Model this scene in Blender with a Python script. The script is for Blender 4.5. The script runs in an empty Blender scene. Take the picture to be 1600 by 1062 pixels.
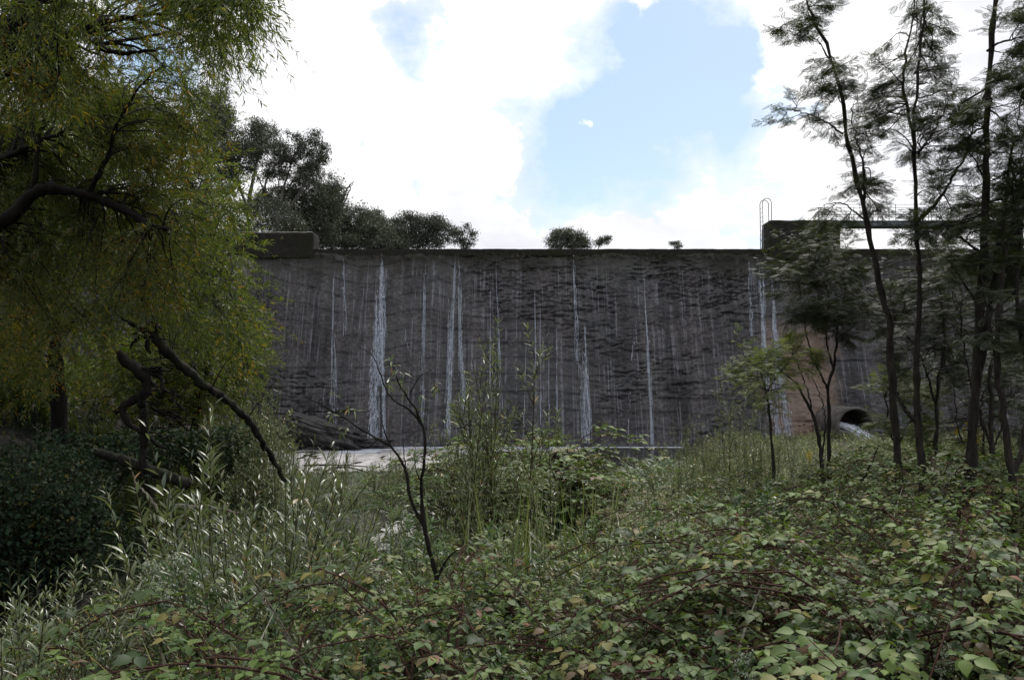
import bpy, math, random
import numpy as np
from math import radians as R
from mathutils import Vector
rg = np.random.default_rng(7)
random.seed(7)
SC = bpy.context.scene
COL = SC.collection
# ------------------------------------------------------------------ camera
F = 1300.0; H = 3.5; PITCH = math.atan(69 / F)
def P(px, py, d):
    """world point at distance d (along +Y) that lies in the direction of a photo position"""
    u = (px - 800) / F; v = (531 - py) / F
    yy = math.cos(PITCH) - v * math.sin(PITCH); zz = math.sin(PITCH) + v * math.cos(PITCH)
    t = d / yy
    return np.array([u * t, d, H + zz * t])
def PA(px, py, d):
    px, py, d = map(np.asarray, (px, py, d))
    u = (px - 800) / F; v = (531 - py) / F
    yy = math.cos(PITCH) - v * math.sin(PITCH); zz = math.sin(PITCH) + v * math.cos(PITCH)
    t = d / yy
    return np.stack([u * t, d + 0 * t, H + zz * t], -1)
cam = bpy.data.cameras.new('camera'); co = bpy.data.objects.new('camera', cam); COL.objects.link(co)
cam.sensor_width = 36; cam.lens = 36 * F / 1600; cam.clip_end = 5000; cam.clip_start = .05
co.location = (0, 0, H); co.rotation_euler = (R(90) + PITCH, 0, 0); SC.camera = co
# ------------------------------------------------------------------ noise
_tab = {}
def vn(x, y, seed=0):
    if seed not in _tab: _tab[seed] = np.random.default_rng(1000 + seed).random((256, 256))
    T = _tab[seed]; x = np.asarray(x, float); y = np.asarray(y, float)
    xi = np.floor(x).astype(int); yi = np.floor(y).astype(int); fx = x - xi; fy = y - yi
    fx = fx * fx * (3 - 2 * fx); fy = fy * fy * (3 - 2 * fy)
    a = T[xi & 255, yi & 255]; b = T[(xi + 1) & 255, yi & 255]; c = T[xi & 255, (yi + 1) & 255]; d = T[(xi + 1) & 255, (yi + 1) & 255]
    return (a * (1 - fx) + b * fx) * (1 - fy) + (c * (1 - fx) + d * fx) * fy
def fbm(x, y, o=4, seed=0):
    s = 0; a = .5; t = 0
    for i in range(o):
        s = s + a * vn(x, y, seed + i); t += a; a *= .5; x = x * 2.03 + 3.1; y = y * 2.03 + 1.7
    return s / t
def sst(a, b, x):
    t = np.clip((x - a) / (b - a), 0, 1); return t * t * (3 - 2 * t)
# ------------------------------------------------------------------ materials
class NT:
    def __init__(s, nt): s.nt = nt; s.nt.nodes.clear()
    def n(s, t, **k):
        nd = s.nt.nodes.new(t)
        for a, b in k.items():
            if a.startswith('i_'): nd.inputs[int(a[2:]) if a[2:].isdigit() else a[2:].replace('_', ' ')].default_value = b
            else: setattr(nd, a, b)
        return nd
    def l(s, a, b): s.nt.links.new(a, b)
    def math(s, op, a, b=None, clamp=False):
        nd = s.n('ShaderNodeMath', operation=op); nd.use_clamp = clamp
        for i, v in enumerate((a, b)):
            if v is None: continue
            if isinstance(v, (int, float)): nd.inputs[i].default_value = v
            else: s.l(v, nd.inputs[i])
        return nd.outputs[0]
    def vmath(s, op, a, b):
        nd = s.n('ShaderNodeVectorMath', operation=op)
        for i, v in enumerate((a, b)):
            if isinstance(v, (tuple, list)): nd.inputs[i].default_value = v
            else: s.l(v, nd.inputs[i])
        return nd
    def noise(s, vec, scale, detail=4, rough=.55, sc3=None):
        if sc3 is not None: vec = s.vmath('MULTIPLY', vec, sc3).outputs[0]
        nd = s.n('ShaderNodeTexNoise'); nd.inputs['Scale'].default_value = scale; nd.inputs['Detail'].default_value = detail
        nd.inputs['Roughness'].default_value = rough; s.l(vec, nd.inputs['Vector']); return nd.outputs['Fac']
    def ramp(s, fac, stops, interp='LINEAR'):
        nd = s.n('ShaderNodeValToRGB'); cr = nd.color_ramp; cr.interpolation = interp
        while len(cr.elements) > 1: cr.elements.remove(cr.elements[0])
        for i, (p, c) in enumerate(stops):
            e = cr.elements[0] if i == 0 else cr.elements.new(p)
            e.position = p; e.color = (c, c, c, 1) if isinstance(c, (int, float)) else (*c, 1)
        s.l(fac, nd.inputs[0]); return nd.outputs[0]
    def mix(s, f, a, b, mode='MIX'):
        nd = s.n('ShaderNodeMix', data_type='RGBA', blend_type=mode)
        for i, v in ((0, f), (6, a), (7, b)):
            if isinstance(v, (int, float)): nd.inputs[i].default_value = v
            elif isinstance(v, tuple): nd.inputs[i].default_value = (*v, 1)
            else: s.l(v, nd.inputs[i])
        return nd.outputs[2]
def newmat(name):
    m = bpy.data.materials.new(name); m.use_nodes = True; return m, NT(m.node_tree)
def finish(t, shader):
    o = t.n('ShaderNodeOutputMaterial'); t.l(shader, o.inputs[0])
def leafmat(name, stops, rough=.42, trans=.3, spec=.5, back=None):
    m, t = newmat(name)
    a = t.n('ShaderNodeAttribute', attribute_name='rnd')
    oi = t.n('ShaderNodeObjectInfo')
    c = t.ramp(a.outputs['Fac'], stops)
    hs = t.n('ShaderNodeHueSaturation'); t.l(c, hs.inputs['Color'])
    t.l(t.math('ADD', t.math('MULTIPLY', oi.outputs['Random'], .5), .75), hs.inputs['Value'])
    c = hs.outputs[0]
    if back:
        g = t.n('ShaderNodeNewGeometry'); c = t.mix(t.math('MULTIPLY', g.outputs['Backfacing'], .75), c, back)
    p = t.n('ShaderNodeBsdfPrincipled'); t.l(c, p.inputs['Base Color']); p.inputs['Roughness'].default_value = rough
    p.inputs['Specular IOR Level'].default_value = spec
    tr = t.n('ShaderNodeBsdfTranslucent')
    t.l(t.mix(1.0, c, (1.25, 1.35, .55), 'MULTIPLY'), tr.inputs[0])
    mx = t.n('ShaderNodeMixShader'); mx.inputs[0].default_value = trans
    t.l(p.outputs[0], mx.inputs[1]); t.l(tr.outputs[0], mx.inputs[2]); finish(t, mx.outputs[0]); return m
def barkmat(name, c1, c2, scale=14, rough=.85, moss=None):
    m, t = newmat(name); tc = t.n('ShaderNodeTexCoord')
    f = t.noise(tc.outputs['Object'], scale, 5, .65, (1, 1, .25))
    c = t.ramp(f, [(.35, c1), (.65, c2)])
    if moss:
        g = t.noise(tc.outputs['Object'], 3.5, 4); c = t.mix(t.ramp(g, [(.5, 0.), (.62, 1.)]), c, moss)
    p = t.n('ShaderNodeBsdfPrincipled'); t.l(c, p.inputs['Base Color']); p.inputs['Roughness'].default_value = rough; p.inputs['Specular IOR Level'].default_value = .15
    b = t.n('ShaderNodeBump'); b.inputs['Strength'].default_value = 1.; b.inputs['Distance'].default_value = .03
    t.l(f, b.inputs['Height']); t.l(b.outputs[0], p.inputs['Normal']); finish(t, p.outputs[0]); return m
def flat(name, col, rough=.6, metal=0., var=.25, scale=6):
    m, t = newmat(name); tc = t.n('ShaderNodeTexCoord'); f = t.noise(tc.outputs['Object'], scale, 5)
    c = t.ramp(f, [(.3, tuple(x * (1 - var) for x in col)), (.7, tuple(x * (1 + var) for x in col))])
    p = t.n('ShaderNodeBsdfPrincipled'); t.l(c, p.inputs['Base Color']); p.inputs['Roughness'].default_value = rough; p.inputs['Metallic'].default_value = metal
    finish(t, p.outputs[0]); return m
M = {}
M['willow'] = leafmat('willow_leaf', [(0, (.060, .088, .018)), (.45, (.115, .150, .032)), (.66, (.18, .195, .04)), (.8, (.32, .23, .028)), (.92, (.42, .26, .03)), (1, (.42, .18, .03))], trans=.55, spec=.7)
M['mossy'] = leafmat('hanging_moss', [(0, (.02, .018, .010)), (.6, (.045, .042, .016)), (1, (.09, .075, .03))], rough=.8, trans=.1)
M['yellowed'] = leafmat('yellowed_leaf', [(0, (.10, .13, .03)), (.4, (.34, .28, .04)), (1, (.50, .34, .04))], rough=.5, trans=.45)
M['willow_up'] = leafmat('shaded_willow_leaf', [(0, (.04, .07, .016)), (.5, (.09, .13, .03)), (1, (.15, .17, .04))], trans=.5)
M['shoot'] = leafmat('willow_shoot_leaf', [(0, (.035, .062, .014)), (.5, (.080, .115, .032)), (.8, (.14, .17, .06)), (.93, (.17, .19, .10)), (.95, (.26, .19, .03)), (1, (.30, .14, .03))], rough=.36, trans=.26, spec=.9, back=(.20, .23, .17))  # palest green tones of the ramp stand in for sky highlights on leaves
M['bramble'] = leafmat('bramble_leaf', [(0, (.024, .052, .010)), (.4, (.066, .118, .022)), (.75, (.135, .195, .042)), (.84, (.15, .17, .06)), (.93, (.24, .21, .05)), (.96, (.12, .085, .045)), (.99, (.17, .11, .05)), (1, (.20, .08, .03))], rough=.55, trans=.28, spec=.38, back=(.13, .17, .08))
M['wattle'] = leafmat('wattle_leaf', [(0, (.03, .042, .022)), (.6, (.055, .07, .034)), (1, (.085, .10, .04))], rough=.6, trans=.25)
M['wattle_y'] = leafmat('young_wattle_leaf', [(0, (.06, .085, .025)), (.6, (.11, .14, .035)), (1, (.18, .19, .05))], rough=.6, trans=.4)
M['euc'] = leafmat('eucalypt_leaf', [(0, (.03, .04, .025)), (.6, (.055, .065, .04)), (1, (.08, .085, .05))], rough=.5, trans=.2)
M['grass'] = leafmat('grass_blade', [(0, (.06, .10, .03)), (.6, (.14, .18, .06)), (1, (.26, .26, .13))], rough=.45, trans=.3)
M['reed'] = leafmat('reed_blade', [(0, (.045, .085, .03)), (.7, (.10, .15, .06)), (1, (.2, .2, .11))], rough=.4, trans=.25, spec=.7)
M['drygrass'] = leafmat('dry_grass_blade', [(0, (.20, .16, .11)), (.5, (.40, .34, .25)), (.8, (.52, .48, .39)), (1, (.22, .25, .13))], rough=.6, trans=.3)
M['herb'] = leafmat('herb_leaf', [(0, (.042, .072, .014)), (.5, (.105, .148, .034)), (.85, (.20, .22, .08)), (.93, (.26, .21, .05)), (1, (.28, .13, .04))], rough=.42, trans=.25, spec=.7, back=(.19, .21, .16))
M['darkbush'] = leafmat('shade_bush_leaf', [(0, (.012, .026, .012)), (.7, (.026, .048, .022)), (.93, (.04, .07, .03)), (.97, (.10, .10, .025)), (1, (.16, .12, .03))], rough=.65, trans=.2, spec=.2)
M['fresh'] = leafmat('fresh_green_leaf', [(0, (.06, .11, .05)), (.7, (.11, .18, .08)), (1, (.17, .24, .12))], rough=.5, trans=.3)
M['bud'] = flat('flower_bud', (.42, .45, .34), .8)
M['bark_dark'] = barkmat('willow_bark', (.007, .006, .005), (.024, .020, .016), 9)
M['bark_moss'] = barkmat('mossy_bark', (.009, .008, .006), (.036, .031, .025), 9, moss=(.032, .036, .02))
M['bark_wattle'] = barkmat('wattle_bark', (.015, .013, .010), (.055, .046, .037), 20)
M['bark_euc'] = barkmat('eucalypt_bark', (.07, .06, .05), (.19, .17, .145), 3)
M['stem'] = barkmat('plant_stem', (.035, .028, .016), (.08, .065, .035), 30)
M['stem_red'] = barkmat('bramble_cane', (.05, .025, .02), (.10, .055, .04), 30)
M['deadwood'] = barkmat('grey_dead_twig', (.10, .085, .065), (.22, .19, .155), 30)
M['stem_green'] = barkmat('green_stem', (.07, .11, .045), (.11, .15, .07), 30)
M['metal'] = flat('galvanised_steel', (.22, .23, .24), .5, .6)
M['beam'] = flat('weathered_beam', (.17, .19, .21), .7, .0)
# wall
def wallmat():
    m, t = newmat('stained_rough_concrete'); tc = t.n('ShaderNodeTexCoord'); o = tc.outputs['Object']
    sep = t.n('ShaderNodeSeparateXYZ'); t.l(o, sep.inputs[0]); X, Y, Z = sep.outputs
    big = t.noise(o, .35, 5, .6, (1, 1, 1.3)); fine = t.noise(o, 6, 6, .75); bed = t.noise(o, 1.1, 7, .75, (.7, 1, 2.6)); colm = t.noise(o, 1, 5, .7, (1.1, .2, .06))
    c = t.ramp(fine, [(.3, (.012, .0115, .012)), (.5, (.037, .0345, .035)), (.70, (.100, .093, .091))])
    c = t.mix(t.ramp(big, [(.35, 0.), (.65, .75)]), c, t.mix(1.0, c, (1.55, 1.42, 1.4), 'MULTIPLY'))
    # black lichen bands along the bedding
    c = t.mix(t.ramp(bed, [(.57, 0.), (.66, .65)]), c, (.012, .011, .011))
    c = t.mix(1.0, c, t.ramp(colm, [(.36, (.50, .50, .52)), (.5, (.95, .94, .95)), (.62, (1.5, 1.46, 1.45))]), 'MULTIPLY')
    # paler lime spots
    spk = t.noise(o, 11, 3, .8); c = t.mix(t.ramp(spk, [(.66, 0.), (.74, .55)]), c, (.22, .20, .19))
    # thin vertical drip stains
    st = t.noise(o, 1, 3, .75, (6.5, .2, .07)); br = t.noise(o, 1, 4, .7, (1.2, .3, .9))
    f = t.math('MULTIPLY', t.ramp(st, [(.54, 0.), (.62, .75)]), t.ramp(br, [(.42, 0.), (.56, 1.)]))
    c = t.mix(f, c, (.20, .195, .21))
    # mossy brown-green band below the crest
    mz = t.math('ADD', Z, t.math('MULTIPLY', t.noise(o, 1.3, 5, .7, (1, 1, .5)), 4.2))
    c = t.mix(t.ramp(t.math('SUBTRACT', mz, ZT + .15), [(0., 0.), (1., .8)]), c, t.mix(fine, (.014, .013, .010), (.040, .036, .022)))
    # rust stain above the outlet
    dx = t.math('ABSOLUTE', t.math('SUBTRACT', X, OX - 1.5)); wob = t.math('MULTIPLY', t.noise(o, .9, 5, .7, (1, 1, .3)), 4.2)
    fx = t.ramp(t.math('MULTIPLY', t.math('ADD', dx, t.math('SUBTRACT', wob, 2.5)), .4), [(.35, 1.), (.8, 0.)])
    fz = t.ramp(t.math('DIVIDE', Z, 8.), [(.0, 1.), (.72, .9), (.95, 0.)])
    f = t.math('MULTIPLY', t.math('MULTIPLY', fx, fz), .62)
    c = t.mix(f, c, t.mix(fine, (.10, .062, .042), (.42, .27, .18)))
    p = t.n('ShaderNodeBsdfPrincipled'); t.l(c, p.inputs['Base Color'])
    t.l(t.ramp(big, [(.4, .5), (.6, .85)]), p.inputs['Roughness'])
    b = t.n('ShaderNodeBump'); b.inputs['Strength'].default_value = .6; b.inputs['Distance'].default_value = .05
    hh = t.math('ADD', fine, t.math('MULTIPLY', bed, -.7)); t.l(hh, b.inputs['Height']); t.l(b.outputs[0], p.inputs['Normal']); finish(t, p.outputs[0]); return m
YB, YT = 46.5, 50.0
ZT = float(P(800, 389, YT)[2])
OX = float(P(1327, 664, 44.5)[0]); OZ = float(P(1327, 664, 44.5)[2])
M['wall'] = wallmat()
def coping_mat():
    m, t = newmat('mossy_coping_lit_top'); o = t.n('ShaderNodeTexCoord').outputs['Object']
    f = t.noise(o, 5, 6, .75); g = t.noise(o, .8, 4, .6, (1, 1, .5))
    c = t.ramp(f, [(.3, (.010, .009, .008)), (.7, (.040, .036, .030))])
    c = t.mix(t.ramp(g, [(.45, 0.), (.62, .7)]), c, (.022, .021, .010))
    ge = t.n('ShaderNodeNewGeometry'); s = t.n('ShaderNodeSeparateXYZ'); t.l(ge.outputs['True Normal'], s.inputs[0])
    c = t.mix(t.math('MULTIPLY', t.ramp(s.outputs[2], [(.5, 0.), (.8, 1.)]), .8), c, (.30, .28, .25))  # upward faces painted paler, the lit top of the crest in the colour
    p = t.n('ShaderNodeBsdfPrincipled'); t.l(c, p.inputs['Base Color']); p.inputs['Roughness'].default_value = .8; p.inputs['Specular IOR Level'].default_value = .15
    b = t.n('ShaderNodeBump'); b.inputs['Strength'].default_value = .8; b.inputs['Distance'].default_value = .05
    t.l(f, b.inputs['Height']); t.l(b.outputs[0], p.inputs['Normal']); finish(t, p.outputs[0]); return m
M['coping'] = coping_mat()
def rockmat():
    m, t = newmat('grey_rock'); o = t.n('ShaderNodeTexCoord').outputs['Object']
    f = t.noise(o, 3, 7, .75); c = t.ramp(f, [(.3, (.03, .028, .027)), (.55, (.085, .078, .075)), (.75, (.20, .185, .175))])
    p = t.n('ShaderNodeBsdfPrincipled'); t.l(c, p.inputs['Base Color']); p.inputs['Roughness'].default_value = .75
    b = t.n('ShaderNodeBump'); b.inputs['Strength'].default_value = 1.; b.inputs['Distance'].default_value = .12
    t.l(f, b.inputs['Height']); t.l(b.outputs[0], p.inputs['Normal']); finish(t, p.outputs[0]); return m
M['rock'] = rockmat()
def groundmat():
    m, t = newmat('damp_leaf_litter'); o = t.n('ShaderNodeTexCoord').outputs['Object']
    f = t.noise(o, 9, 7, .75); g = t.noise(o, .6, 4)
    c = t.ramp(f, [(.3, (.012, .010, .008)), (.55, (.035, .028, .02)), (.72, (.085, .068, .045))])
    c = t.mix(t.ramp(g, [(.45, 0.), (.6, .6)]), c, (.03, .036, .016))
    p = t.n('ShaderNodeBsdfPrincipled'); t.l(c, p.inputs['Base Color']); p.inputs['Roughness'].default_value = .85
    b = t.n('ShaderNodeBump'); b.inputs['Strength'].default_value = 1.; b.inputs['Distance'].default_value = .06
    t.l(f, b.inputs['Height']); t.l(b.outputs[0], p.inputs['Normal']); finish(t, p.outputs[0]); return m
M['ground'] = groundmat()
def watermat():
    m, t = newmat('dark_pool_water'); o = t.n('ShaderNodeTexCoord').outputs['Object']
    f = t.noise(o, 5, 4, .6, (1, .5, 1)); f2 = t.noise(o, 1.2, 3, .5, (1, .4, 1))
    p = t.n('ShaderNodeBsdfPrincipled'); p.inputs['Base Color'].default_value = (.012, .012, .010, 1); p.inputs['Roughness'].default_value = .07
    p.inputs['IOR'].default_value = 1.333
    b = t.n('ShaderNodeBump'); b.inputs['Strength'].default_value = .35; b.inputs['Distance'].default_value = .03
    t.l(t.math('ADD', f, f2), b.inputs['Height']); t.l(b.outputs[0], p.inputs['Normal']); finish(t, p.outputs[0]); return m
M['water'] = watermat()
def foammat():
    m, t = newmat('foam_and_glint'); o = t.n('ShaderNodeTexCoord').outputs['Object']
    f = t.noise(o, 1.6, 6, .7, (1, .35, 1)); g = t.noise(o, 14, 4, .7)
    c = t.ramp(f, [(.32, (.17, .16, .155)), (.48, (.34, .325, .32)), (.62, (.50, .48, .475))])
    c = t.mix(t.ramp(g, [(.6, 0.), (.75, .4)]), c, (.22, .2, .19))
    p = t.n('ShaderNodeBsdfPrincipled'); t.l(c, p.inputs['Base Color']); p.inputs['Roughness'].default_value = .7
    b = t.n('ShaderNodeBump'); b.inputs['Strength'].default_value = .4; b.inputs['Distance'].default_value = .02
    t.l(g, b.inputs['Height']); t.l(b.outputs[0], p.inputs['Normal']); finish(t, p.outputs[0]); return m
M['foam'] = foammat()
M['whitewater'] = flat('white_water', (.66, .69, .76), .35, 0, .12, 20)
M['trickle'] = flat('falling_water', (.50, .53, .60), .3, 0, .4, 9)
# ------------------------------------------------------------------ mesh helpers
def mesh(name, V, T, rnd=None, smooth=False):
    V = np.ascontiguousarray(V, np.float32); T = np.ascontiguousarray(T, np.int32); k = T.shape[1]
    me = bpy.data.meshes.new(name); me.vertices.add(len(V)); me.vertices.foreach_set('co', V.ravel())
    me.loops.add(T.size); me.loops.foreach_set('vertex_index', T.ravel())
    me.polygons.add(len(T)); me.polygons.foreach_set('loop_start', np.arange(0, T.size, k, dtype=np.int32))
    me.polygons.foreach_set('loop_total', np.full(len(T), k, np.int32))
    if smooth: me.polygons.foreach_set('use_smooth', np.ones(len(T), bool))
    if rnd is not None:
        a = me.attributes.new('rnd', 'FLOAT', 'POINT'); a.data.foreach_set('value', np.ascontiguousarray(rnd, np.float32))
    me.update(calc_edges=True); return me
class G:
    """collects faces (all quads or all tris)"""
    def __init__(s): s.V = []; s.T = []; s.r = []; s.n = 0
    def add(s, V, T, r=None):
        V = np.asarray(V, float).reshape(-1, 3); T = np.asarray(T)
        s.V.append(V); s.T.append(T + s.n); s.n += len(V)
        s.r.append(np.zeros(len(V)) if r is None else np.broadcast_to(r, (len(V),)))
        return s
    def tri(s):
        out = []
        for T in s.T:
            if T.shape[1] == 4: out += [T[:, [0, 1, 2]], T[:, [0, 2, 3]]]
            else: out.append(T)
        return np.concatenate(out)
    def build(s, name, mat, parent=None, org=(0, 0, 0), smooth=False, link=True):
        if not s.V: return None
        allq = all(T.shape[1] == 4 for T in s.T)
        me = mesh(name, np.concatenate(s.V) - np.asarray(org), np.concatenate(s.T) if allq else s.tri(), np.concatenate(s.r), smooth)
        me.materials.append(mat); o = bpy.data.objects.new(name, me); COL.objects.link(o)
        if parent is not None: o.parent = parent
        else: o.location = tuple(float(v) for v in org)
        return o
def tag(o, label=None, cat=None, group=None, kind=None):
    if label: o['label'] = label
    if cat: o['category'] = cat
    if group: o['group'] = group
    if kind: o['kind'] = kind
    return o
def thing(name, label, cat, loc, group=None):
    o = bpy.data.objects.new(name, None); COL.objects.link(o); o.location = tuple(float(v) for v in loc); o.empty_display_size = .2
    return tag(o, label, cat, group)
def dup(root, loc, rz=0., sc=1., label=None, group=None):
    r = root.copy(); COL.objects.link(r); r.location = tuple(float(v) for v in loc); r.rotation_euler = (0, 0, rz); r.scale = (sc, sc, sc)
    if label: r['label'] = label
    if group: r['group'] = group
    for ch in root.children:
        c = ch.copy(); COL.objects.link(c); c.parent = r
    return r
def nrm(a): return a / np.maximum(np.linalg.norm(a, axis=-1, keepdims=True), 1e-9)
def tubes(pts, rad, sides=4):
    """pts (N,K,3), rad (N,K) -> verts, quads"""
    pts = np.asarray(pts, float); rad = np.asarray(rad, float); N, K, _ = pts.shape
    t = nrm(np.gradient(pts, axis=1)); mt = np.abs(t.mean(1)); ref = np.eye(3)[np.argmin(mt, axis=1)][:, None, :]
    s = nrm(np.cross(t, ref)); b = np.cross(t, s)
    a = np.arange(sides) * 2 * np.pi / sides
    V = pts[:, :, None] + rad[:, :, None, None] * (np.cos(a)[None, None, :, None] * s[:, :, None] + np.sin(a)[None, None, :, None] * b[:, :, None])
    base = np.arange(N)[:, None, None] * K * sides + np.arange(K - 1)[None, :, None] * sides
    i = np.arange(sides); j = (i + 1) % sides
    Q = np.stack([base + i, base + j, base + sides + j, base + sides + i], -1).reshape(-1, 4)
    return V.reshape(-1, 3), Q
def crom(pts, K):
    pts = np.asarray(pts, float); n = len(pts)
    p = np.vstack([2 * pts[0] - pts[1], pts, 2 * pts[-1] - pts[-2]])
    u = np.linspace(0, n - 1 - 1e-6, K); i = u.astype(int); f = (u - i)[:, None]
    a, b, c, d = p[i], p[i + 1], p[i + 2], p[i + 3]
    return .5 * (2 * b + (c - a) * f + (2 * a - 5 * b + 4 * c - d) * f ** 2 + (3 * b - a - 3 * c + d) * f ** 3)
def box(g, x0, x1, y0, y1, z0, z1, r=None):
    V = np.array([[x, y, z] for z in (z0, z1) for y in (y0, y1) for x in (x0, x1)], float)
    g.add(V, [[0, 2, 3, 1], [4, 5, 7, 6], [0, 1, 5, 4], [2, 6, 7, 3], [0, 4, 6, 2], [1, 3, 7, 5]], r)
# leaf templates: x side, y along, z up
def leaf_tmpl(widths, fold=.25, arch=.2, ser=0.):
    n = len(widths); V = [(0, 0, 0)]; T = []
    for i, w in enumerate(widths):
        y = (i + 1) / (n + 1); z = -arch * y * y
        w2 = w * (1 + (ser if i % 2 else -ser))
        V += [(-w2, y, z + abs(w2) * fold), (0, y, z), (w2, y, z + abs(w2) * fold)]
    V.append((0, 1, -arch)); L = len(V) - 1
    T += [(0, 2, 1), (0, 3, 2)]
    for i in range(n - 1):
        a = 1 + 3 * i; b = a + 3
        T += [(a, a + 1, b + 1), (a, b + 1, b), (a + 1, a + 2, b + 2), (a + 1, b + 2, b + 1)]
    a = 1 + 3 * (n - 1); T += [(a, a + 1, L), (a + 1, a + 2, L)]
    return np.array(V, float), np.array(T)
LANCE = leaf_tmpl([.07, .10, .065], .3, .25)
LANCE_FAR = (np.array([(0, 0, 0), (-.085, .45, .02), (0, 1, -.12), (.085, .45, .02)], float), np.array([(0, 3, 2), (0, 2, 1)]))
OVATE = leaf_tmpl([.20, .30, .37, .34, .28, .20, .11], .22, .22, .07)
OVATE_FAR = (np.array([(0, 0, 0), (-.32, .42, .05), (0, 1, -.12), (.32, .42, .05)], float), np.array([(0, 3, 2), (0, 2, 1)]))
def frond_tmpl(n=7):
    V = []; T = []
    def q(a, b, w):
        a = np.array(a, float); b = np.array(b, float); d = nrm(b - a); s = np.cross(d, (0, 0, 1)) * w; k = len(V)
        V.extend([a, (a + b) / 2 - s, b, (a + b) / 2 + s]); T.extend([(k, k + 1, k + 2), (k, k + 2, k + 3)])
    q((0, 0, 0), (0, 1, -.1), .012)
    for i in range(n):
        y = .14 + .8 * i / (n - 1); L = .40 * math.sin(math.pi * (.25 + .62 * i / (n - 1)))
        for s in (-1, 1): q((0, y, -.1 * y * y), (s * L, y + .17, -.1 * y - .05), .042)
    return np.array(V), np.array(T)
FROND = frond_tmpl(7)
def place(tm, pos, ax, nh, sl, sw=None, rnd=None):
    TV, TT = tm; N = len(pos); sl = np.broadcast_to(sl, (N,)); sw = sl if sw is None else np.broadcast_to(sw, (N,))
    ax = nrm(ax); side = nrm(np.cross(ax, nh)); n = np.cross(side, ax)
    V = pos[:, None] + TV[None, :, 0, None] * (sw[:, None] * side)[:, None, :].reshape(N, 1, 3) + TV[None, :, 1, None] * (sl[:, None] * ax)[:, None, :] + TV[None, :, 2, None] * (sl[:, None] * n)[:, None, :]
    k = len(TV); T = TT[None] + (np.arange(N) * k)[:, None, None]
    r = np.repeat(rg.random(N) if rnd is None else rnd, k)
    return V.reshape(-1, 3), T.reshape(-1, 3), r
def rdir(n, up=0.):
    v = rg.normal(size=(n, 3)); v[:, 2] += up; return nrm(v)
# leafy stems: start S (N,3), direction D, length L
def leafy(gs, gl, S, D, L, m, tm, ll, lw=None, droop=.15, rad=.003, t0=.15, spread=.9, K=5, up=.3, rnd=None, tiny=.6, sides=3, nup=1.2):
    N = len(S); L = np.broadcast_to(L, (N,)); droop = np.broadcast_to(droop, (N,))
    D = nrm(D); tt = np.linspace(0, 1, K)
    bend = nrm(rg.normal(size=(N, 3))) * .12
    def at(t): return S[:, None] + L[:, None, None] * (D[:, None] * t[..., None] + bend[:, None] * (t * t)[..., None]) - np.array([0, 0, 1.]) * (L * droop)[:, None, None] * (t * t)[..., None]
    if gs is not None:
        pts = at(np.broadcast_to(tt, (N, K))); rr = np.broadcast_to(rad, (N,))[:, None] * (1 - .75 * tt)[None]
        V, Q = tubes(pts, rr, sides); gs.add(V, Q)
    t = t0 + (1 - t0) * np.sort(rg.random((N, m)) * .7 + np.linspace(0, .3, m)[None], axis=1) ** .9
    t = np.clip(t, 0, 1)
    p = at(t); tan = nrm(D[:, None] + 2 * bend[:, None] * t[..., None] - np.array([0, 0, 2.]) * droop[:, None, None] * t[..., None])
    ph = (np.arange(m) * 2.4)[None] + rg.random((N, 1)) * 6.28 + rg.normal(size=(N, m)) * .4
    ref = np.where(np.abs(tan[..., 2:3]) > .9, np.array([1., 0, 0]), np.array([0, 0, 1.]))
    a = nrm(np.cross(tan, ref)); b = np.cross(tan, a)
    rad_dir = np.cos(ph)[..., None] * a + np.sin(ph)[..., None] * b
    sp = spread * (1.15 - .6 * t)[..., None]
    ax = tan * np.cos(sp) + rad_dir * np.sin(sp); ax[..., 2] += up * .0
    size = (ll * (.65 + .6 * rg.random((N, m))) * (1 - (1 - tiny) * np.clip((t - .8) / .2, 0, 1)))
    nh = tan + rg.normal(size=tan.shape) * .35 + np.array([0, 0, nup])
    r = rg.random((N, m)) if rnd is None else rnd(p.reshape(-1, 3)).reshape(N, m)
    sz = size.reshape(-1); V, T, r = place(tm, p.reshape(-1, 3), ax.reshape(-1, 3), nh.reshape(-1, 3), sz, sz * (1 if lw is None else lw), r.reshape(-1))
    gl.add(V, T, r)
def inpoly(x, y, poly):
    poly = np.array(poly, float); c = np.zeros(len(x), bool); j = len(poly) - 1
    for i in range(len(poly)):
        xi, yi = poly[i]; xj, yj = poly[j]
        c ^= ((yi > y) != (yj > y)) & (x < (xj - xi) * (y - yi) / (yj - yi + 1e-12) + xi); j = i
    return c
def sample(poly, n, d0, d1, dens=None):
    poly = np.array(poly, float); lo = poly.min(0); hi = poly.max(0); out = []; c = 0
    while c < n:
        x = rg.uniform(lo[0], hi[0], n * 2); y = rg.uniform(lo[1], hi[1], n * 2); k = inpoly(x, y, poly)
        if dens is not None: k &= rg.random(len(x)) < dens(x, y)
        x, y = x[k], y[k]; out.append(PA(x, y, rg.uniform(d0, d1, len(x)))); c += len(x)
    return np.concatenate(out)[:n]
def limb(pts, r0, r1, K=26, wob=.02, sides=8):
    """pts: list of (px,py,d); r in metres"""
    p = crom([P(*q) for q in pts], K); p = p + rg.normal(size=p.shape) * wob * np.array([1, 1, .4]) * np.linspace(.3, 1, K)[:, None]
    r = np.linspace(r0, r1, K) * (1 + .12 * rg.normal(size=K)); return p, r
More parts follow.
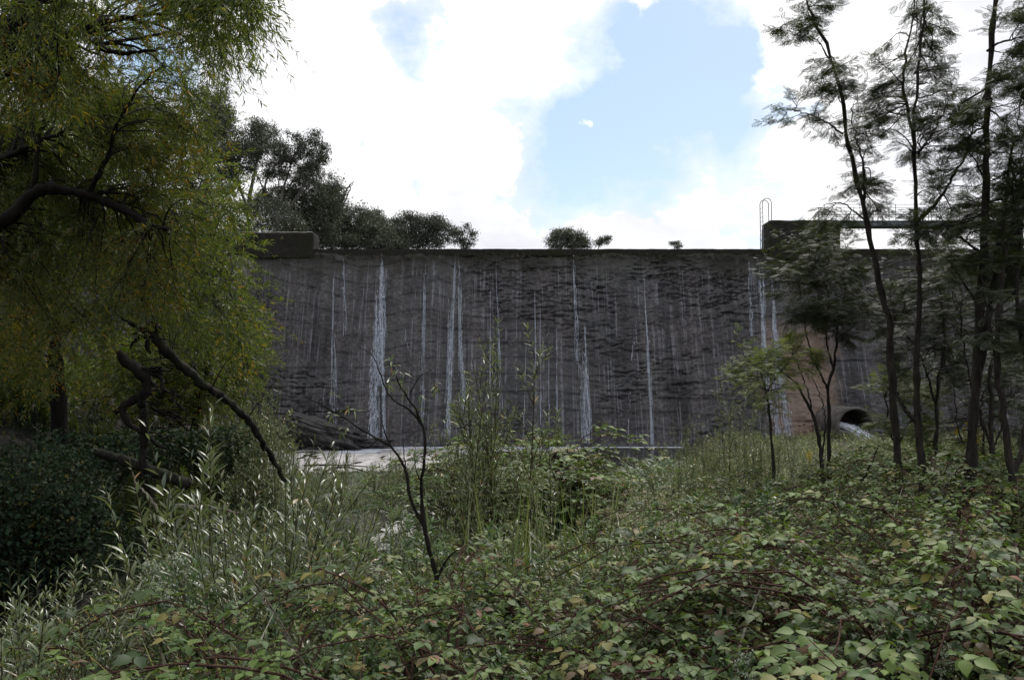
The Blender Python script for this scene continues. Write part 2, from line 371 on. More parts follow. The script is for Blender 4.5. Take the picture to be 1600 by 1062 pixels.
def branch_to(skel, skr, targets, lift=.15, K=9, rk=.010, rmin=.004, jit=.05, back=0.):
    """curved branches from the nearest limb node to every target"""
    B = []; RR = []
    for T in targets:
        d = np.linalg.norm(skel - T, axis=1) + back * np.maximum(0, skel[:, 2] - T[2] + .2)
        i = int(np.argmin(d + rg.random(len(d)) * .25 * d.min())); S = skel[i]; L = np.linalg.norm(T - S)
        o = T - S; up = np.array([0, 0, 1.])
        C1 = S + o * .3 + up * lift * L + rg.normal(size=3) * .12 * L; C2 = S + o * .72 + up * lift * L * .7 + rg.normal(size=3) * .08 * L
        t = np.linspace(0, 1, K)[:, None]
        p = (1 - t) ** 3 * S + 3 * (1 - t) ** 2 * t * C1 + 3 * (1 - t) * t * t * C2 + t ** 3 * T
        p[1:-1] += rg.normal(size=(K - 2, 3)) * jit * L / K
        r0 = min(skr[i] * .6, rmin + rk * L); B.append(p); RR.append(np.linspace(r0, rmin * .6, K))
    return np.array(B), np.array(RR)
def build_tree(name, label, cat, group, base, limbs, targets, twig, bark, leaf, trunk_sides=9, lift=.15, rk=.010, rmin=.004, K=9, jit=.05, smooth=False, twigmat=None, back=0.):
    """twig(branches(N,K,3)) -> fills (gs, gl)"""
    root = thing(name, label, cat, base, group)
    g = G(); 
    for p, r in limbs:
        V, Q = tubes(p[None], r[None], trunk_sides); g.add(V, Q)
    g.build('trunk', bark, root, base, True)
    sk = np.concatenate([l[0][2:] for l in limbs]); sr = np.concatenate([l[1][2:] for l in limbs])
    if len(targets):
        B, RR = branch_to(sk, sr, targets, lift, K, rk, rmin, jit, back)
        gb = G(); V, Q = tubes(B, RR, 5); gb.add(V, Q); gl = G(); twig(B, gb, gl)
        gb.build('branches', twigmat or bark, root, base, True); gl.build('crown', leaf, root, base, smooth)
    return root
def along(B, n, t0=.3, t1=1.):
    """n random points on each branch; returns position, tangent"""
    N, K, _ = B.shape; t = rg.uniform(t0, t1, (N, n)) * (K - 1 - 1e-6); i = t.astype(int); f = (t - i)[..., None]
    a = B[np.arange(N)[:, None], i]; b = B[np.arange(N)[:, None], i + 1]
    return (a * (1 - f) + b * f).reshape(-1, 3), nrm(b - a).reshape(-1, 3)
# ------------------------------------------------------------------ terrain
ST = np.array([(-1.0, 33, .9), (-1.6, 27, .55), (-2.4, 21, .75), (-2.7, 17, .6), (-2.9, 14.5, .75), (-2.7, 12, .55), (-2.6, 10, .4)], float)
ST2 = np.array([(-3.0, 14.5, .5), (-4.4, 13.0, 1.), (-5.2, 11.4, 1.6), (-6.2, 10.2, 1.6), (-9, 9.5, 1.1), (-14, 8, 1.2)], float)
def seg_dist(x, y, S):
    best = np.full(np.shape(x), 1e9)
    for a, b in zip(S[:-1], S[1:]):
        d = b[:2] - a[:2]; t = np.clip(((x - a[0]) * d[0] + (y - a[1]) * d[1]) / (d @ d), 0, 1)
        w = a[2] + (b[2] - a[2]) * t
        best = np.minimum(best, np.hypot(x - a[0] - d[0] * t, y - a[1] - d[1] * t) - w)
    return best
def h(x, y):
    x = np.asarray(x, float); y = np.asarray(y, float)
    hl = np.interp(y, [-5, 0, 3, 6, 9, 12, 20, 29, 31.5, 34, 49], [2.0, 1.9, 1.7, 1.0, .22, .18, .32, .3, .1, -.5, -.7])
    hr = np.interp(y, [-5, 0, 3, 8, 15, 25, 35, 49], [2.0, 1.95, 1.85, 1.6, 1.2, .85, .65, .55])
    xb = np.interp(y, [0, 6, 12, 20, 26, 34, 48], [.6, 1.2, 2.2, 5.5, 8.8, 8.9, 9.6])
    z = hl + (hr - hl) * sst(-1.1, 1.1, x - xb + (fbm(x * .4, y * .4, 3, 5) - .5) * 1.5)
    xl = np.interp(y, [0, 8, 12, 20, 31, 40, 48], [-9, -8.6, -7.4, -8.2, -9.3, -11.5, -13.2])
    q = np.maximum(0, xl - x + (fbm(x * .5, y * .5, 3, 9) - .5) * 1.2)
    z = z + np.minimum(q * .75, 1.6 + q * .28) * sst(0, .3, q)
    z = z + (fbm(x * .7, y * .7, 4, 2) - .5) * .35 * sst(-1, 2, z + 1)
    s = np.minimum(seg_dist(x, y, ST), seg_dist(x, y, ST2))
    z = np.where(y < 34, np.minimum(z, -.35 + np.maximum(0, s + .35) * .9), z)
    # reservoir side and the hills round it
    far = sst(50.5, 56, y)
    zr = 7 + np.maximum(0, -x - 9) * .42 + np.maximum(0, x - 62) * .3 + np.maximum(0, y - 95) * .16
    zr = np.minimum(zr, 26 + (fbm(x * .01, y * .01, 3, 4) - .5) * 30 + 0 * x)
    z = z * (1 - far) + zr * far
    side = np.maximum(0, np.maximum(-x - 22, x - 42)) * (1 - far); z = z + np.minimum(side * .35, 22)
    back = np.maximum(0, -y - 10); z = z + np.minimum(back * .08, 12)
    return z
def H_(x, y): return float(h(x, y))
def axis(a, b, st, ext):
    c = np.arange(a, b + 1e-6, st); g = [st * 1.5]
    lo = []; p = a; s = st
    while p > -ext: s *= 1.22; p -= s; lo.append(p)
    hi = []; p = b; s = st
    while p < ext: s *= 1.22; p += s; hi.append(p)
    return np.array(lo[::-1] + list(c) + hi)
gx = axis(-16, 16, .22, 2500); gy = axis(1, 36, .22, 2500)
XX, YY = np.meshgrid(gx, gy, indexing='ij'); ZZ = h(XX, YY)
nx, ny = XX.shape; ii = np.arange(nx - 1)[:, None] * ny + np.arange(ny - 1)[None]
Q = np.stack([ii, ii + ny, ii + ny + 1, ii + 1], -1).reshape(-1, 4)
g = G().add(np.stack([XX, YY, ZZ], -1), Q); o = g.build('ground', M['ground'], smooth=True); tag(o, kind='structure')
def sheet(name, x0, x1, y0, y1, z, mat):
    g = G().add([(x0, y0, z), (x1, y0, z), (x1, y1, z), (x0, y1, z)], [[0, 1, 2, 3]]); return tag(g.build(name, mat), kind='structure')
sheet('water', -24, 12, 4, YB + 1.2, 0, M['water'])
sheet('reservoir', -60, 62, YT + 1.3, 140, ZT - .06, M['water'])
# ------------------------------------------------------------------ dam
XL, XR = -30.0, 44.0
dam = thing('dam_wall', 'long dark rough concrete dam wall streaked with trickling water behind the pool', 'dam', (0, YB, 0))
def wall_disp(x, z):
    pm = sst(.35, .65, fbm(x * .13 + 3, z * .25, 3, 62)); lump = (fbm(x * .35, z * .7, 4, 20) - .5) * .34 + (fbm(x * 1.4, z * 3.4, 4, 25) - .5) * (.03 + .15 * pm) + (fbm(x * 5, z * 6, 2, 36) - .5) * .07
    n = fbm(x * .62 + 7, z * 2.9 + .5 * vn(x * .3, z * .3, 41), 4, 30); rid = 1 - np.abs(2 * n - 1) * 1.0
    patch = sst(.42, .62, fbm(x * .16, z * .34, 3, 34))
    crack = sst(.90, .985, rid) * (.25 + .75 * patch)
    step = (fbm(x * .12, z * .1, 2, 44) * 6 + z * .9) % 1.0
    n2 = fbm(x * 1.5, z * 5.2, 3, 47); pit = sst(.62, .74, n2) * (.3 + .7 * patch)
    n3 = fbm(x * 1.3 + 9, z * 4.6, 4, 56); c3 = sst(.93, .99, 1 - np.abs(2 * n3 - 1)) * sst(.38, .6, fbm(x * .22 + 4, z * .4, 3, 59))
    return lump * .7 - .14 * crack * patch - .12 * c3 * patch - .08 * pit - .04 * step
WX = np.arange(XL, XR + .01, .075); WZ = np.arange(-1.2, ZT - .2, .06)
XX, ZZ = np.meshgrid(WX, WZ, indexing='ij')
def wall_y(x, z, extra=0.):
    t = np.clip(np.asarray(z) / ZT, -.2, 1); damp = sst(0, .5, ZT - z) 
    return YB + (YT - YB) * t - (wall_disp(x, z)) * (.25 + .75 * damp) - extra
YY = wall_y(XX, ZZ); nx, ny = XX.shape; ii = np.arange(nx - 1)[:, None] * ny + np.arange(ny - 1)[None]
Q = np.stack([ii, ii + ny, ii + ny + 1, ii + 1], -1).reshape(-1, 4)
g = G().add(np.stack([XX, YY, ZZ], -1), Q)
V = []; 
for x in (XL, XR):
    V += [(x, YB + .7, -1.2), (x, YT + .55, ZT - .35), (x, YT + 1.2, ZT - .35), (x, YT + 1.2, -1.2)]
g.add(V, [[0, 4, 5, 1], [1, 5, 6, 2], [2, 6, 7, 3], [0, 1, 2, 3], [4, 7, 6, 5]])
g.build('wall_face', M['wall'], dam, (0, YB, 0))
def rough_block(x0, x1, y0, y1, z0, z1, st=.12, amp=.05, rnd=.12, seed=50, batter=0.):
    """a solid block with softened, weathered faces"""
    nx = max(2, int((x1 - x0) / st)); ny_ = max(2, int((y1 - y0) / st)); nz = max(2, int((z1 - z0) / st)); g = G()
    def face(o, u, v, nu, nv, nn):
        U, W = np.meshgrid(np.linspace(0, 1, nu + 1), np.linspace(0, 1, nv + 1), indexing='ij')
        p = np.array(o)[None, None] + U[..., None] * np.array(u) + W[..., None] * np.array(v)
        i = np.arange(nu)[:, None] * (nv + 1) + np.arange(nv)[None]
        return p, np.stack([i, i + nv + 1, i + nv + 2, i + 1], -1).reshape(-1, 4)
    dx, dy, dz = x1 - x0, y1 - y0, z1 - z0
    for o, u, v, nu, nv in [((x0, y0, z0), (dx, 0, 0), (0, 0, dz), nx, nz), ((x1, y1, z0), (-dx, 0, 0), (0, 0, dz), nx, nz), ((x0, y1, z0), (0, -dy, 0), (0, 0, dz), ny_, nz), ((x1, y0, z0), (0, dy, 0), (0, 0, dz), ny_, nz), ((x0, y0, z1), (dx, 0, 0), (0, dy, 0), nx, ny_)]:
        p, q = face(o, u, v, nu, nv, 0)
        c = np.array([(x0 + x1) / 2, (y0 + y1) / 2, z0]); lo = np.array([x0 + rnd, y0 + rnd, -1e9]); hi = np.array([x1 - rnd, y1 - rnd, z1 - rnd])
        k = np.clip(p, lo, hi); dv = p - k; L = np.linalg.norm(dv, axis=-1, keepdims=True); p = k + dv / np.maximum(L, 1e-9) * np.minimum(L, rnd)
        n = (fbm(p[..., 0] * 1.9 + p[..., 1], p[..., 2] * 2.3 + p[..., 1] * .7, 4, seed) - .5) * amp * 2
        p = p + nrm(p - k + 1e-9) * n[..., None]
        if batter: p[..., 1] += (p[..., 2] - z1) * batter
        g.add(p, q)
    return g
xa, xb_ = P(352, 363, YT)[0] - 10, P(491, 363, YT)[0]; za = P(420, 363, YT)[2]
xp0, xp1 = P(1199, 345, YT)[0], P(1310, 345, YT)[0]; zp = P(1250, 345, YT)[2]
xq0, xq1 = P(1548, 345, YT)[0], P(1594, 345, YT)[0]
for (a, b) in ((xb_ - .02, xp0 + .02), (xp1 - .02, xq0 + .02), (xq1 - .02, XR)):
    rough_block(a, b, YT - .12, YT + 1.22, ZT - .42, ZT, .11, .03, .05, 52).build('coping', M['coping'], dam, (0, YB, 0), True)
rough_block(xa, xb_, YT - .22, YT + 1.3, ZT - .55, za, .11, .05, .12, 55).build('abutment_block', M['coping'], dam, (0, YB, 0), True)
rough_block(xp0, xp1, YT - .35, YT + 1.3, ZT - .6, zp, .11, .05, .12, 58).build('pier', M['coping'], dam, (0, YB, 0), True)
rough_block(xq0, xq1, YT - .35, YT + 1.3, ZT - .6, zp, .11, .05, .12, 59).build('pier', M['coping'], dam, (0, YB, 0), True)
xw = P(392, 480, 48)[0]
M['wing'] = flat('pale_weathered_concrete', (.10, .088, .078), .85, 0, .6, 2.2)
rough_block(xw - .9, xw, 46.3, 50.2, -.5, ZT - 1.0, .14, .12, .15, 61, .33).build('buttress', M['wing'], dam, (0, YB, 0), True)
# outlet pipe: thick ring cylinder running out of the wall
g = G(); K = 40; a = np.arange(K) * 2 * np.pi / K; y0, y1 = 43.6, 47.6; ro, ri = 1.0, .86
cx, cz = OX, OZ; rings = []
for (r, y) in ((ro, y1), (ro, y0 + .04), (ro - .04, y0), (ri + .03, y0), (ri, y0 + .03), (ri, y1)):
    rr = r + (.02 * np.sin(a * 5 + y) if r > 1 else 0); rings.append(np.stack([cx + rr * np.cos(a), y + 0 * a, cz + rr * np.sin(a)], -1))
V = np.concatenate(rings); i = np.arange(K); j = (i + 1) % K
Q = np.concatenate([np.stack([k * K + i, k * K + j, (k + 1) * K + j, (k + 1) * K + i], -1) for k in range(5)])
M['pipe'] = flat('stained_pipe_concrete', (.085, .075, .066), .8, 0, .65, 3)
M['pipe_in'] = flat('dark_wet_concrete', (.07, .055, .045), .6, 0, .5, 3)
g.add(V, Q); g.build('outlet_pipe', M['pipe'], dam, (0, YB, 0), True)
g = G(); V = np.vstack([[cx, y0 + 2.6, cz], np.stack([cx + (ri + .02) * np.cos(a), y0 + 2.6 + 0 * a, cz + (ri + .02) * np.sin(a)], -1)])
g.add(V, [[0, 1 + q, 1 + (q + 1) % K] for q in range(K)]); g.build('outlet_recess', M['pipe_in'], dam, (0, YB, 0))
# gush from the outlet: a tumbling sheet, thick, broken into strands
g = G(); N = 130
s = rg.random(N); sx = cx - .85 + .7 * s; L = 1.0
t = np.linspace(0, 1, 12)[None]
vx = rg.uniform(.85, 1.3, (N, 1)); 
px_ = sx[:, None] + vx * t * 1.0; pz_ = (cz + .08 - .25 * s[:, None] + rg.normal(size=(N, 1)) * .10) - t * .25 - t * t * rg.uniform(.35, .75, (N, 1)); py_ = y0 + .5 - rg.uniform(.2, .9, (N, 1)) * t + rg.normal(size=(N, 1)) * .15
pts = np.stack([px_, py_, pz_], -1) + rg.normal(size=(N, 12, 3)) * .012
V, Q = tubes(pts, rg.uniform(.006, .022, (N, 1)) * (1 + .8 * rg.random((N, 12))), 5); g.add(V, Q)
n2 = 2600; pp = pts[rg.integers(0, N, n2), rg.integers(3, 12, n2)] + rg.normal(size=(n2, 3)) * .07
V, T, r = place(OVATE_FAR, pp, rdir(n2), rdir(n2), .05); g.add(V, T, r)
g.add(*tubes(pts[:40] + (0, .08, -.03), np.full((40, 12), .05), 5)); o = g.build('water_gush', M['whitewater'], org=(cx, y0, cz - 1)); tag(o, 'white gush of water pouring out of the round outlet pipe', 'water')
# trickles: strands of falling water hugging the displaced face
def trickle(label, segs, dens, wmax=.03):
    """segs: list of (top px,py, bottom px,py, half width top px, half width bottom px)"""
    g = G(); pts = []; rad = []
    for (tx, ty, bx, by, w0, w1) in segs:
        n = int(dens * .62 * (by - ty) / 20 * (2 + w1))
        for k in range(n):
            f = rg.random() ** .8; u = rg.normal() * .5
            if rg.random() > .25 + 1.2 * math.sin(math.pi * min(1, max(0, f)) ** .8) and f < .3: continue
            lg = rg.random() < (.28 if dens < 8 else .10); ln = rg.uniform(.12, .40) if lg else rg.uniform(.010, .045)
            f0, f1 = f, min(1.02, f + ln)
            ff = np.linspace(f0, f1, 5)
            d = YT + (YB - YT) * ff
            pxs = tx + (bx - tx) * ff + u * (w0 + (w1 - w0) * ff) + 0.35 * math.sin(u * 40); pys = ty + (by - ty) * ff
            q = PA(pxs, pys, d); q = np.clip(q, [-99, 0, 0.01], [99, 99, ZT]); q[:, 0] += np.cumsum(rg.normal(size=5)) * .006
            q[:, 1] = wall_y(q[:, 0], q[:, 2], .02 + .03 * rg.random()); pts.append(q)
            rad.append(np.array([.25, .9, 1, .8, .3]) * (rg.uniform(.004, .010) if lg else .004 + (wmax * .62 - .004) * rg.random() ** 1.6))
    V, Q = tubes(np.array(pts), np.array(rad), 4); g.add(V, Q)
    q = np.array(pts)[:, 0]; b = (float(q[:, 0].mean()), YB - .2, 0.)
    o = g.build('water_trickle', M['trickle'], org=b); tag(o, label, 'water trickle', 'trickles of water running down the dam wall')
trickle('brightest and widest white trickle running from the crest down to the foam pool', [(596, 388, 594, 520, 1, 4), (596, 405, 589, 600, 1, 6), (592, 450, 585, 692, 2, 6), (598, 430, 600, 690, 1, 3), (588, 540, 579, 692, 2, 5)], 8.1, .028)
trickle('thin pair of white trickles left of the widest one, ending on the rock ledge', [(537, 392, 528, 520, 1, 4), (530, 500, 522, 670, 3, 5), (524, 420, 513, 640, 1, 2)], 2.4, .020)
trickle('pair of white trickles right of the widest one, behind the tall willow shoots', [(712, 398, 698, 680, 1, 6), (717, 400, 722, 640, 2, 6), (703, 450, 700, 660, 1, 3)], 2.7, .022)
trickle('faint broken trickle between the widest one and the willow shoots', [(664, 400, 659, 660, 2, 4), (634, 500, 632, 545, 1, 3)], 1.6, .018)
trickle('faint trickle directly above the tall willow shoots', [(775, 395, 782, 640, 1, 3), (766, 420, 766, 640, 1, 2)], 1.6, .018)
trickle('sharp white trickle near the middle of the wall that widens below the crest', [(896, 395, 905, 560, 2, 5), (906, 540, 915, 690, 5, 7), (910, 500, 922, 690, 2, 4)], 3.2, .024)
trickle('row of very thin straight trickles left of the middle trickle', [(835, 410, 838, 640, 1, 1), (843, 430, 846, 660, 1, 2), (868, 450, 871, 650, 1, 2), (855, 500, 858, 680, 1, 1), (822, 520, 818, 680, 1, 1)], 1.5, .014)
trickle('lone thin trickle in the middle of the bare right half of the wall', [(1004, 430, 1020, 690, 1, 3)], 3.6, .022)
trickle('short faint trickle low on the wall between two thin ones', [(978, 580, 981, 690, 1, 3), (995, 460, 993, 560, 1, 2)], 2.2, .017)
trickle('fan of white trickles beside the pier spreading towards the outlet pipe', [(1168, 400, 1190, 520, 1, 4), (1184, 480, 1202, 600, 3, 6), (1190, 410, 1208, 540, 1, 5), (1202, 420, 1224, 620, 1, 7), (1200, 500, 1232, 690, 4, 9), (1182, 420, 1207, 650, 1, 5), (1190, 560, 1216, 690, 4, 6)], 4.6, .026)
# ------------------------------------------------------------------ foam and stream glints
def foam(name, inside, label, x0, x1, y0, y1, st, z=.012):
    X, Y = np.meshgrid(np.arange(x0, x1, st), np.arange(y0, y1, st), indexing='ij'); m = inside(X, Y); nx, ny = X.shape
    Z = z + .012 * fbm(X * 2, Y * 2, 3, 70); ii = np.arange(nx - 1)[:, None] * ny + np.arange(ny - 1)[None]
    k = (m[:-1, :-1] & m[1:, 1:]).ravel(); Q = np.stack([ii, ii + ny, ii + ny + 1, ii + 1], -1).reshape(-1, 4)[k]
    o = G().add(np.stack([X, Y, Z], -1), Q).build(name, M['foam'] if name == 'foam' else M['whitewater'], smooth=True); tag(o, label, 'foam', kind='stuff')
def topx(X, Y): return 800 + X / Y * F
def topy(Y): return 531 + F * math.tan(math.atan(H / 1) * 0) + 69 + H / Y * F
def fin(X, Y):
    px = 800 + X / Y * F * .9986; py = 600 + H / Y * F
    e = (fbm(X * .45, Y * .22, 5, 72) - .5)
    lim = np.interp(px, [430, 560, 640, 700, 760], [752, 738, 742, 716, 704])
    return (py + e * 70 < lim) & (px + e * 200 < 755 - (py - 695) * .4) & (vn(X * 1.3, Y * .35, 75) + .25 * vn(X * 5, Y * 1.5, 76) > .22)
foam('foam', fin, 'pale grey mat of foam floating on the pool below the widest trickle', -13.5, 1, 27, YB - .1, .1)
foam('foam_line', lambda X, Y: (Y > YB - .8 - 3.2 * sst(.32, .68, fbm(X * .4, Y * .2, 4, 80))) & (X < 8.6 + 2 * vn(Y * 2, Y * 0, 82)) & (vn(X * 3, Y * 4, 81) > .12), 'narrow white line of froth along the foot of the dam', -9, 10.5, YB - 4.2, YB + .25, .05, .02)
foam('foam', lambda X, Y: (seg_dist(X, Y, ST) < -.02) & (Y < 24) & (fbm(X * 2.2, Y * 1.1, 4, 85) + .45 * vn(X * 9, Y * 5, 86) + .1 * vn(X * 30, Y * 18, 87) > .76), 'broken foam-like rafts standing in for bright sky glints on the narrow stream', -5.5, 1, 9.5, 24, .05)  # foam-coloured sheets put in for glints of sky on the stream
# ------------------------------------------------------------------ ladder and bridge
def pipe(g, pts, r=.022, K=None, sides=6):
    p = np.array(pts, float)[None]; V, Q = tubes(p, np.full(p.shape[:2], r), sides); g.add(V, Q)
lx0, lx1 = P(1190.5, 345, YT + .4)[0], P(1204, 345, YT + .4)[0]; lzt = P(1195, 311, YT + .4)[2]
lad = thing('ladder', 'tall hooped steel access ladder standing against the left side of the pier', 'ladder', (lx0, YT + .4, ZT))
for yy in (YT + .2, YT + .75):
    r = (lx1 - lx0) / 2; c = lx0 + r; aa = np.linspace(math.pi, 0, 14)
    pts = [(lx0, yy, ZT - .02), (lx0, yy, lzt - r)] + [(c + r * math.cos(q), yy, lzt - r + r * math.sin(q)) for q in aa] + [(lx1, yy, zp)]
    g = G(); pipe(g, pts, .028); g.build('rail', M['metal'], lad, (lx0, YT + .4, ZT))
for k in range(10):
    g = G(); z = ZT + .15 + k * .27; pipe(g, [(lx0, YT + .2, z), (lx0, YT + .75, z)], .014); g.build('rung', M['metal'], lad, (lx0, YT + .4, ZT))
g = G(); 
for yy in (YT + .2, YT + .75):
    g = G(); pipe(g, [(lx0, yy, ZT + .62), (xp0 + .05, yy, ZT + .62)], .025); g.build('bracket', M['metal'], lad, (lx0, YT + .4, ZT))
br = thing('footbridge', 'narrow steel footbridge with thin railings spanning the spillway gap between the piers', 'footbridge', (xp1, YT + .5, zp))
bo = (xp1, YT + .5, zp)
for yy in (YT + .15, YT + .95):
    g = G(); box(g, xp1 - .3, xq0 + .3, yy - .08, yy + .08, zp - .30, zp - .27); box(g, xp1 - .3, xq0 + .3, yy - .015, yy + .015, zp - .27, zp - .045); box(g, xp1 - .3, xq0 + .3, yy - .08, yy + .08, zp - .045, zp - .015)
    g.build('beam', M['beam'], br, bo)
g = G(); box(g, xp1 - .3, xq0 + .3, YT + .05, YT + 1.05, zp - .012, zp + .03); g.build('deck', M['beam'], br, bo)
for yy in (YT + .1, YT + 1.0):
    g = G()
    for zz in (.42, .58, 1.02): pipe(g, [(xp1 - .9, yy, zp + zz), (xq0 + .9, yy, zp + zz)], .014)
    g.build('handrail', M['metal'], br, bo)
    for k in range(6):
        g = G(); x = xp1 - .8 + (xq0 - xp1 + 1.6) * k / 5
        for dx in ((0, .28) if k == 3 else (0,)): pipe(g, [(x + dx, yy, zp), (x + dx, yy, zp + 1.05)], .02)
        g.build('post', M['metal'], br, bo)
# ------------------------------------------------------------------ rocks
def rock(label, c, s, seed, rz=0., group='rocks at the foot of the dam'):
    n = 60; U, W = np.meshgrid(np.linspace(0, 2 * np.pi, n * 2, endpoint=False), np.linspace(0, np.pi, n), indexing='ij')
    d = np.stack([np.cos(U) * np.sin(W), np.sin(U) * np.sin(W), np.cos(W)], -1)
    r = .62 + .5 * fbm(d[..., 0] * 1.6 + 5 + seed, d[..., 2] * 1.6 + d[..., 1] * 1.3 + 7, 5, 90) + .42 * (fbm(d[..., 0] * 6 + 5 + seed, d[..., 2] * 4 + d[..., 1] * 3 + 7, 3, 93) - .5) + .16 * sst(.5, .55, fbm(d[..., 0] * 3 + seed, d[..., 2] * 7 + 3, 2, 97))
    p = np.sign(d) * np.abs(d) ** .75 * r[..., None] * np.array(s); c_, s_ = math.cos(rz), math.sin(rz)
    p = p @ np.array([[c_, s_, 0], [-s_, c_, 0], [0, 0, 1]])
    i = np.arange(n * 2)[:, None]; j = np.arange(n - 1)[None]; i2 = (i + 1) % (n * 2)
    Q = np.stack([i * n + j, i * n + j + 1, i2 * n + j + 1, i2 * n + j], -1).reshape(-1, 4)
    o = G().add(p, Q).build('rock', M['rock'], smooth=True); o.location = tuple(float(v) for v in c); tag(o, label, 'rock', group)
rock('long sloping grey rock ledge under the thin pair of trickles', P(500, 674, 44.9), (2.5, 1.1, .6), 1, -.12)
bpy.data.objects['rock'].rotation_euler = (0, R(15), 0)
rock('low wet rock where the widest trickle lands', P(560, 693, 45.6), (2.0, .6, .32), 2)
rock('blocky rock at the left foot of the dam beside the green bank', P(462, 672, 45.2), (1.0, .8, .6), 3, .3)
rock('pale flat stone lying right of the outlet pipe', P(1415, 688, 40), (.75, .5, .22), 4)
rock('dark rough stone just below the right edge of the outlet pipe', P(1378, 693, 40), (.6, .5, .3), 5)
# ------------------------------------------------------------------ world
def build_world():
    w = bpy.data.worlds.new('World'); SC.world = w; w.use_nodes = True; t = NT(w.node_tree)
    v = t.n('ShaderNodeTexCoord').outputs['Generated']
    sky = t.n('ShaderNodeTexSky', sky_type='NISHITA'); sky.sun_disc = False; sky.sun_elevation = R(SUN_EL); sky.sun_rotation = R(SUN_AZ)
    sky.air_density = 1; sky.dust_density = .6; sky.ozone_density = 1
    d1 = t.noise(v, 4.5, 9, .62, (1, 1, 1.5))
    blobs = [(1050, 20, 125), (1110, 100, 95), (1010, 150, 90), (1085, 190, 105), (1150, 215, 80), (960, 215, 90), (905, 270, 75), (870, 250, 40), (1215, 190, 50), (640, 105, 30), (585, 255, 40), (650, 275, 36), (1110, -120, 150), (225, 70, 62), (1000, 300, 45)]
    wn = t.n('ShaderNodeTexNoise'); wn.inputs['Scale'].default_value = 9; wn.inputs['Detail'].default_value = 7; wn.inputs['Roughness'].default_value = .6; t.l(v, wn.inputs['Vector'])
    ws = t.vmath('MULTIPLY', t.vmath('SUBTRACT', wn.outputs['Color'], (.5, .5, .5)).outputs[0], (.13, .13, .13)); v0 = v; v = t.vmath('ADD', v, ws.outputs[0]).outputs[0]
    cur = None
    for bx, by, r in blobs:
        d = P(bx, by, 1.0) - np.array([0, 0, H]); d = d / np.linalg.norm(d)
        dist = t.vmath('DISTANCE', v, tuple(float(q) for q in d)).outputs['Value']
        m = t.math('SUBTRACT', 1.0, t.math('DIVIDE', dist, r / F)); m = t.math('MAXIMUM', m, -1.2); 
        m = t.math('MULTIPLY', m, min(1., r / 90))
        cur = m if cur is None else t.math('MAXIMUM', cur, m)
    for bx, by, r in ((1192, 118, 30), (930, 196, 15), (1012, 6, 30), (1245, 40, 70), (1275, 110, 60)):
        d = P(bx, by, 1.0) - np.array([0, 0, H]); d = d / np.linalg.norm(d)
        dist = t.vmath('DISTANCE', v, tuple(float(q) for q in d)).outputs['Value']
        cur = t.math('SUBTRACT', cur, t.math('MULTIPLY', t.math('MAXIMUM', t.math('SUBTRACT', 1.0, t.math('DIVIDE', dist, r / F)), 0.), 2.2))
    v = v0
    # scattered breaks in the cloud elsewhere (overhead and behind)
    big = t.noise(v, 1.6, 4, .5); sepv = t.n('ShaderNodeSeparateXYZ'); t.l(v, sepv.inputs[0])
    away = t.ramp(t.math('SUBTRACT', .75, sepv.outputs[1]), [(0., 0.), (.3, 1.)])
    br_ = t.math('SUBTRACT', t.math('MULTIPLY', t.math('MULTIPLY', t.math('SUBTRACT', big, .54), 5.), away), t.math('SUBTRACT', 1., away))
    cur = t.math('MAXIMUM', cur, br_)
    f = t.math('ADD', cur, t.math('MULTIPLY', t.math('SUBTRACT', d1, .5), 3.5))
    blue = t.ramp(t.math('ADD', t.math('MULTIPLY', f, .5), .5), [(.47, 0.), (.51, .5), (.78, 1.)])
    shade = t.noise(v, 2.6, 6, .55, (1, 1, 1.8))
    cl = t.ramp(shade, [(.36, (8.6, 8.7, 9.4)), (.5, (11.5, 11.5, 11.7)), (.62, (13.5, 13.5, 13.5))])
    hv = t.mix(1.0, sky.outputs[0], (1.75, 1.55, 1.35), 'MULTIPLY')
    hv = t.mix(.42, hv, (5.6, 8.3, 11.8))
    c = t.mix(blue, cl, hv)
    bg = t.n('ShaderNodeBackground'); t.l(c, bg.inputs[0]); bg.inputs[1].default_value = .1
    o = t.n('ShaderNodeOutputWorld'); t.l(bg.outputs[0], o.inputs[0])
SUN_EL, SUN_AZ = 52., 24.
build_world()
sl = bpy.data.lights.new('sun', 'SUN'); so = bpy.data.objects.new('sun', sl); COL.objects.link(so)
sl.energy = 2.2; sl.angle = R(12); sl.color = (1, .95, .87)
sd = Vector((math.sin(R(SUN_AZ)) * math.cos(R(SUN_EL)), math.cos(R(SUN_AZ)) * math.cos(R(SUN_EL)), math.sin(R(SUN_EL))))
so.rotation_euler = sd.to_track_quat('Z', 'Y').to_euler(); so.location = (10, 20, 30)
SC.view_settings.view_transform = 'Standard'; SC.view_settings.look = 'None'; SC.view_settings.gamma = 1; SC.view_settings.exposure = 0
SC.cycles.max_bounces = 8; SC.cycles.transparent_max_bounces = 4; SC.cycles.diffuse_bounces = 4
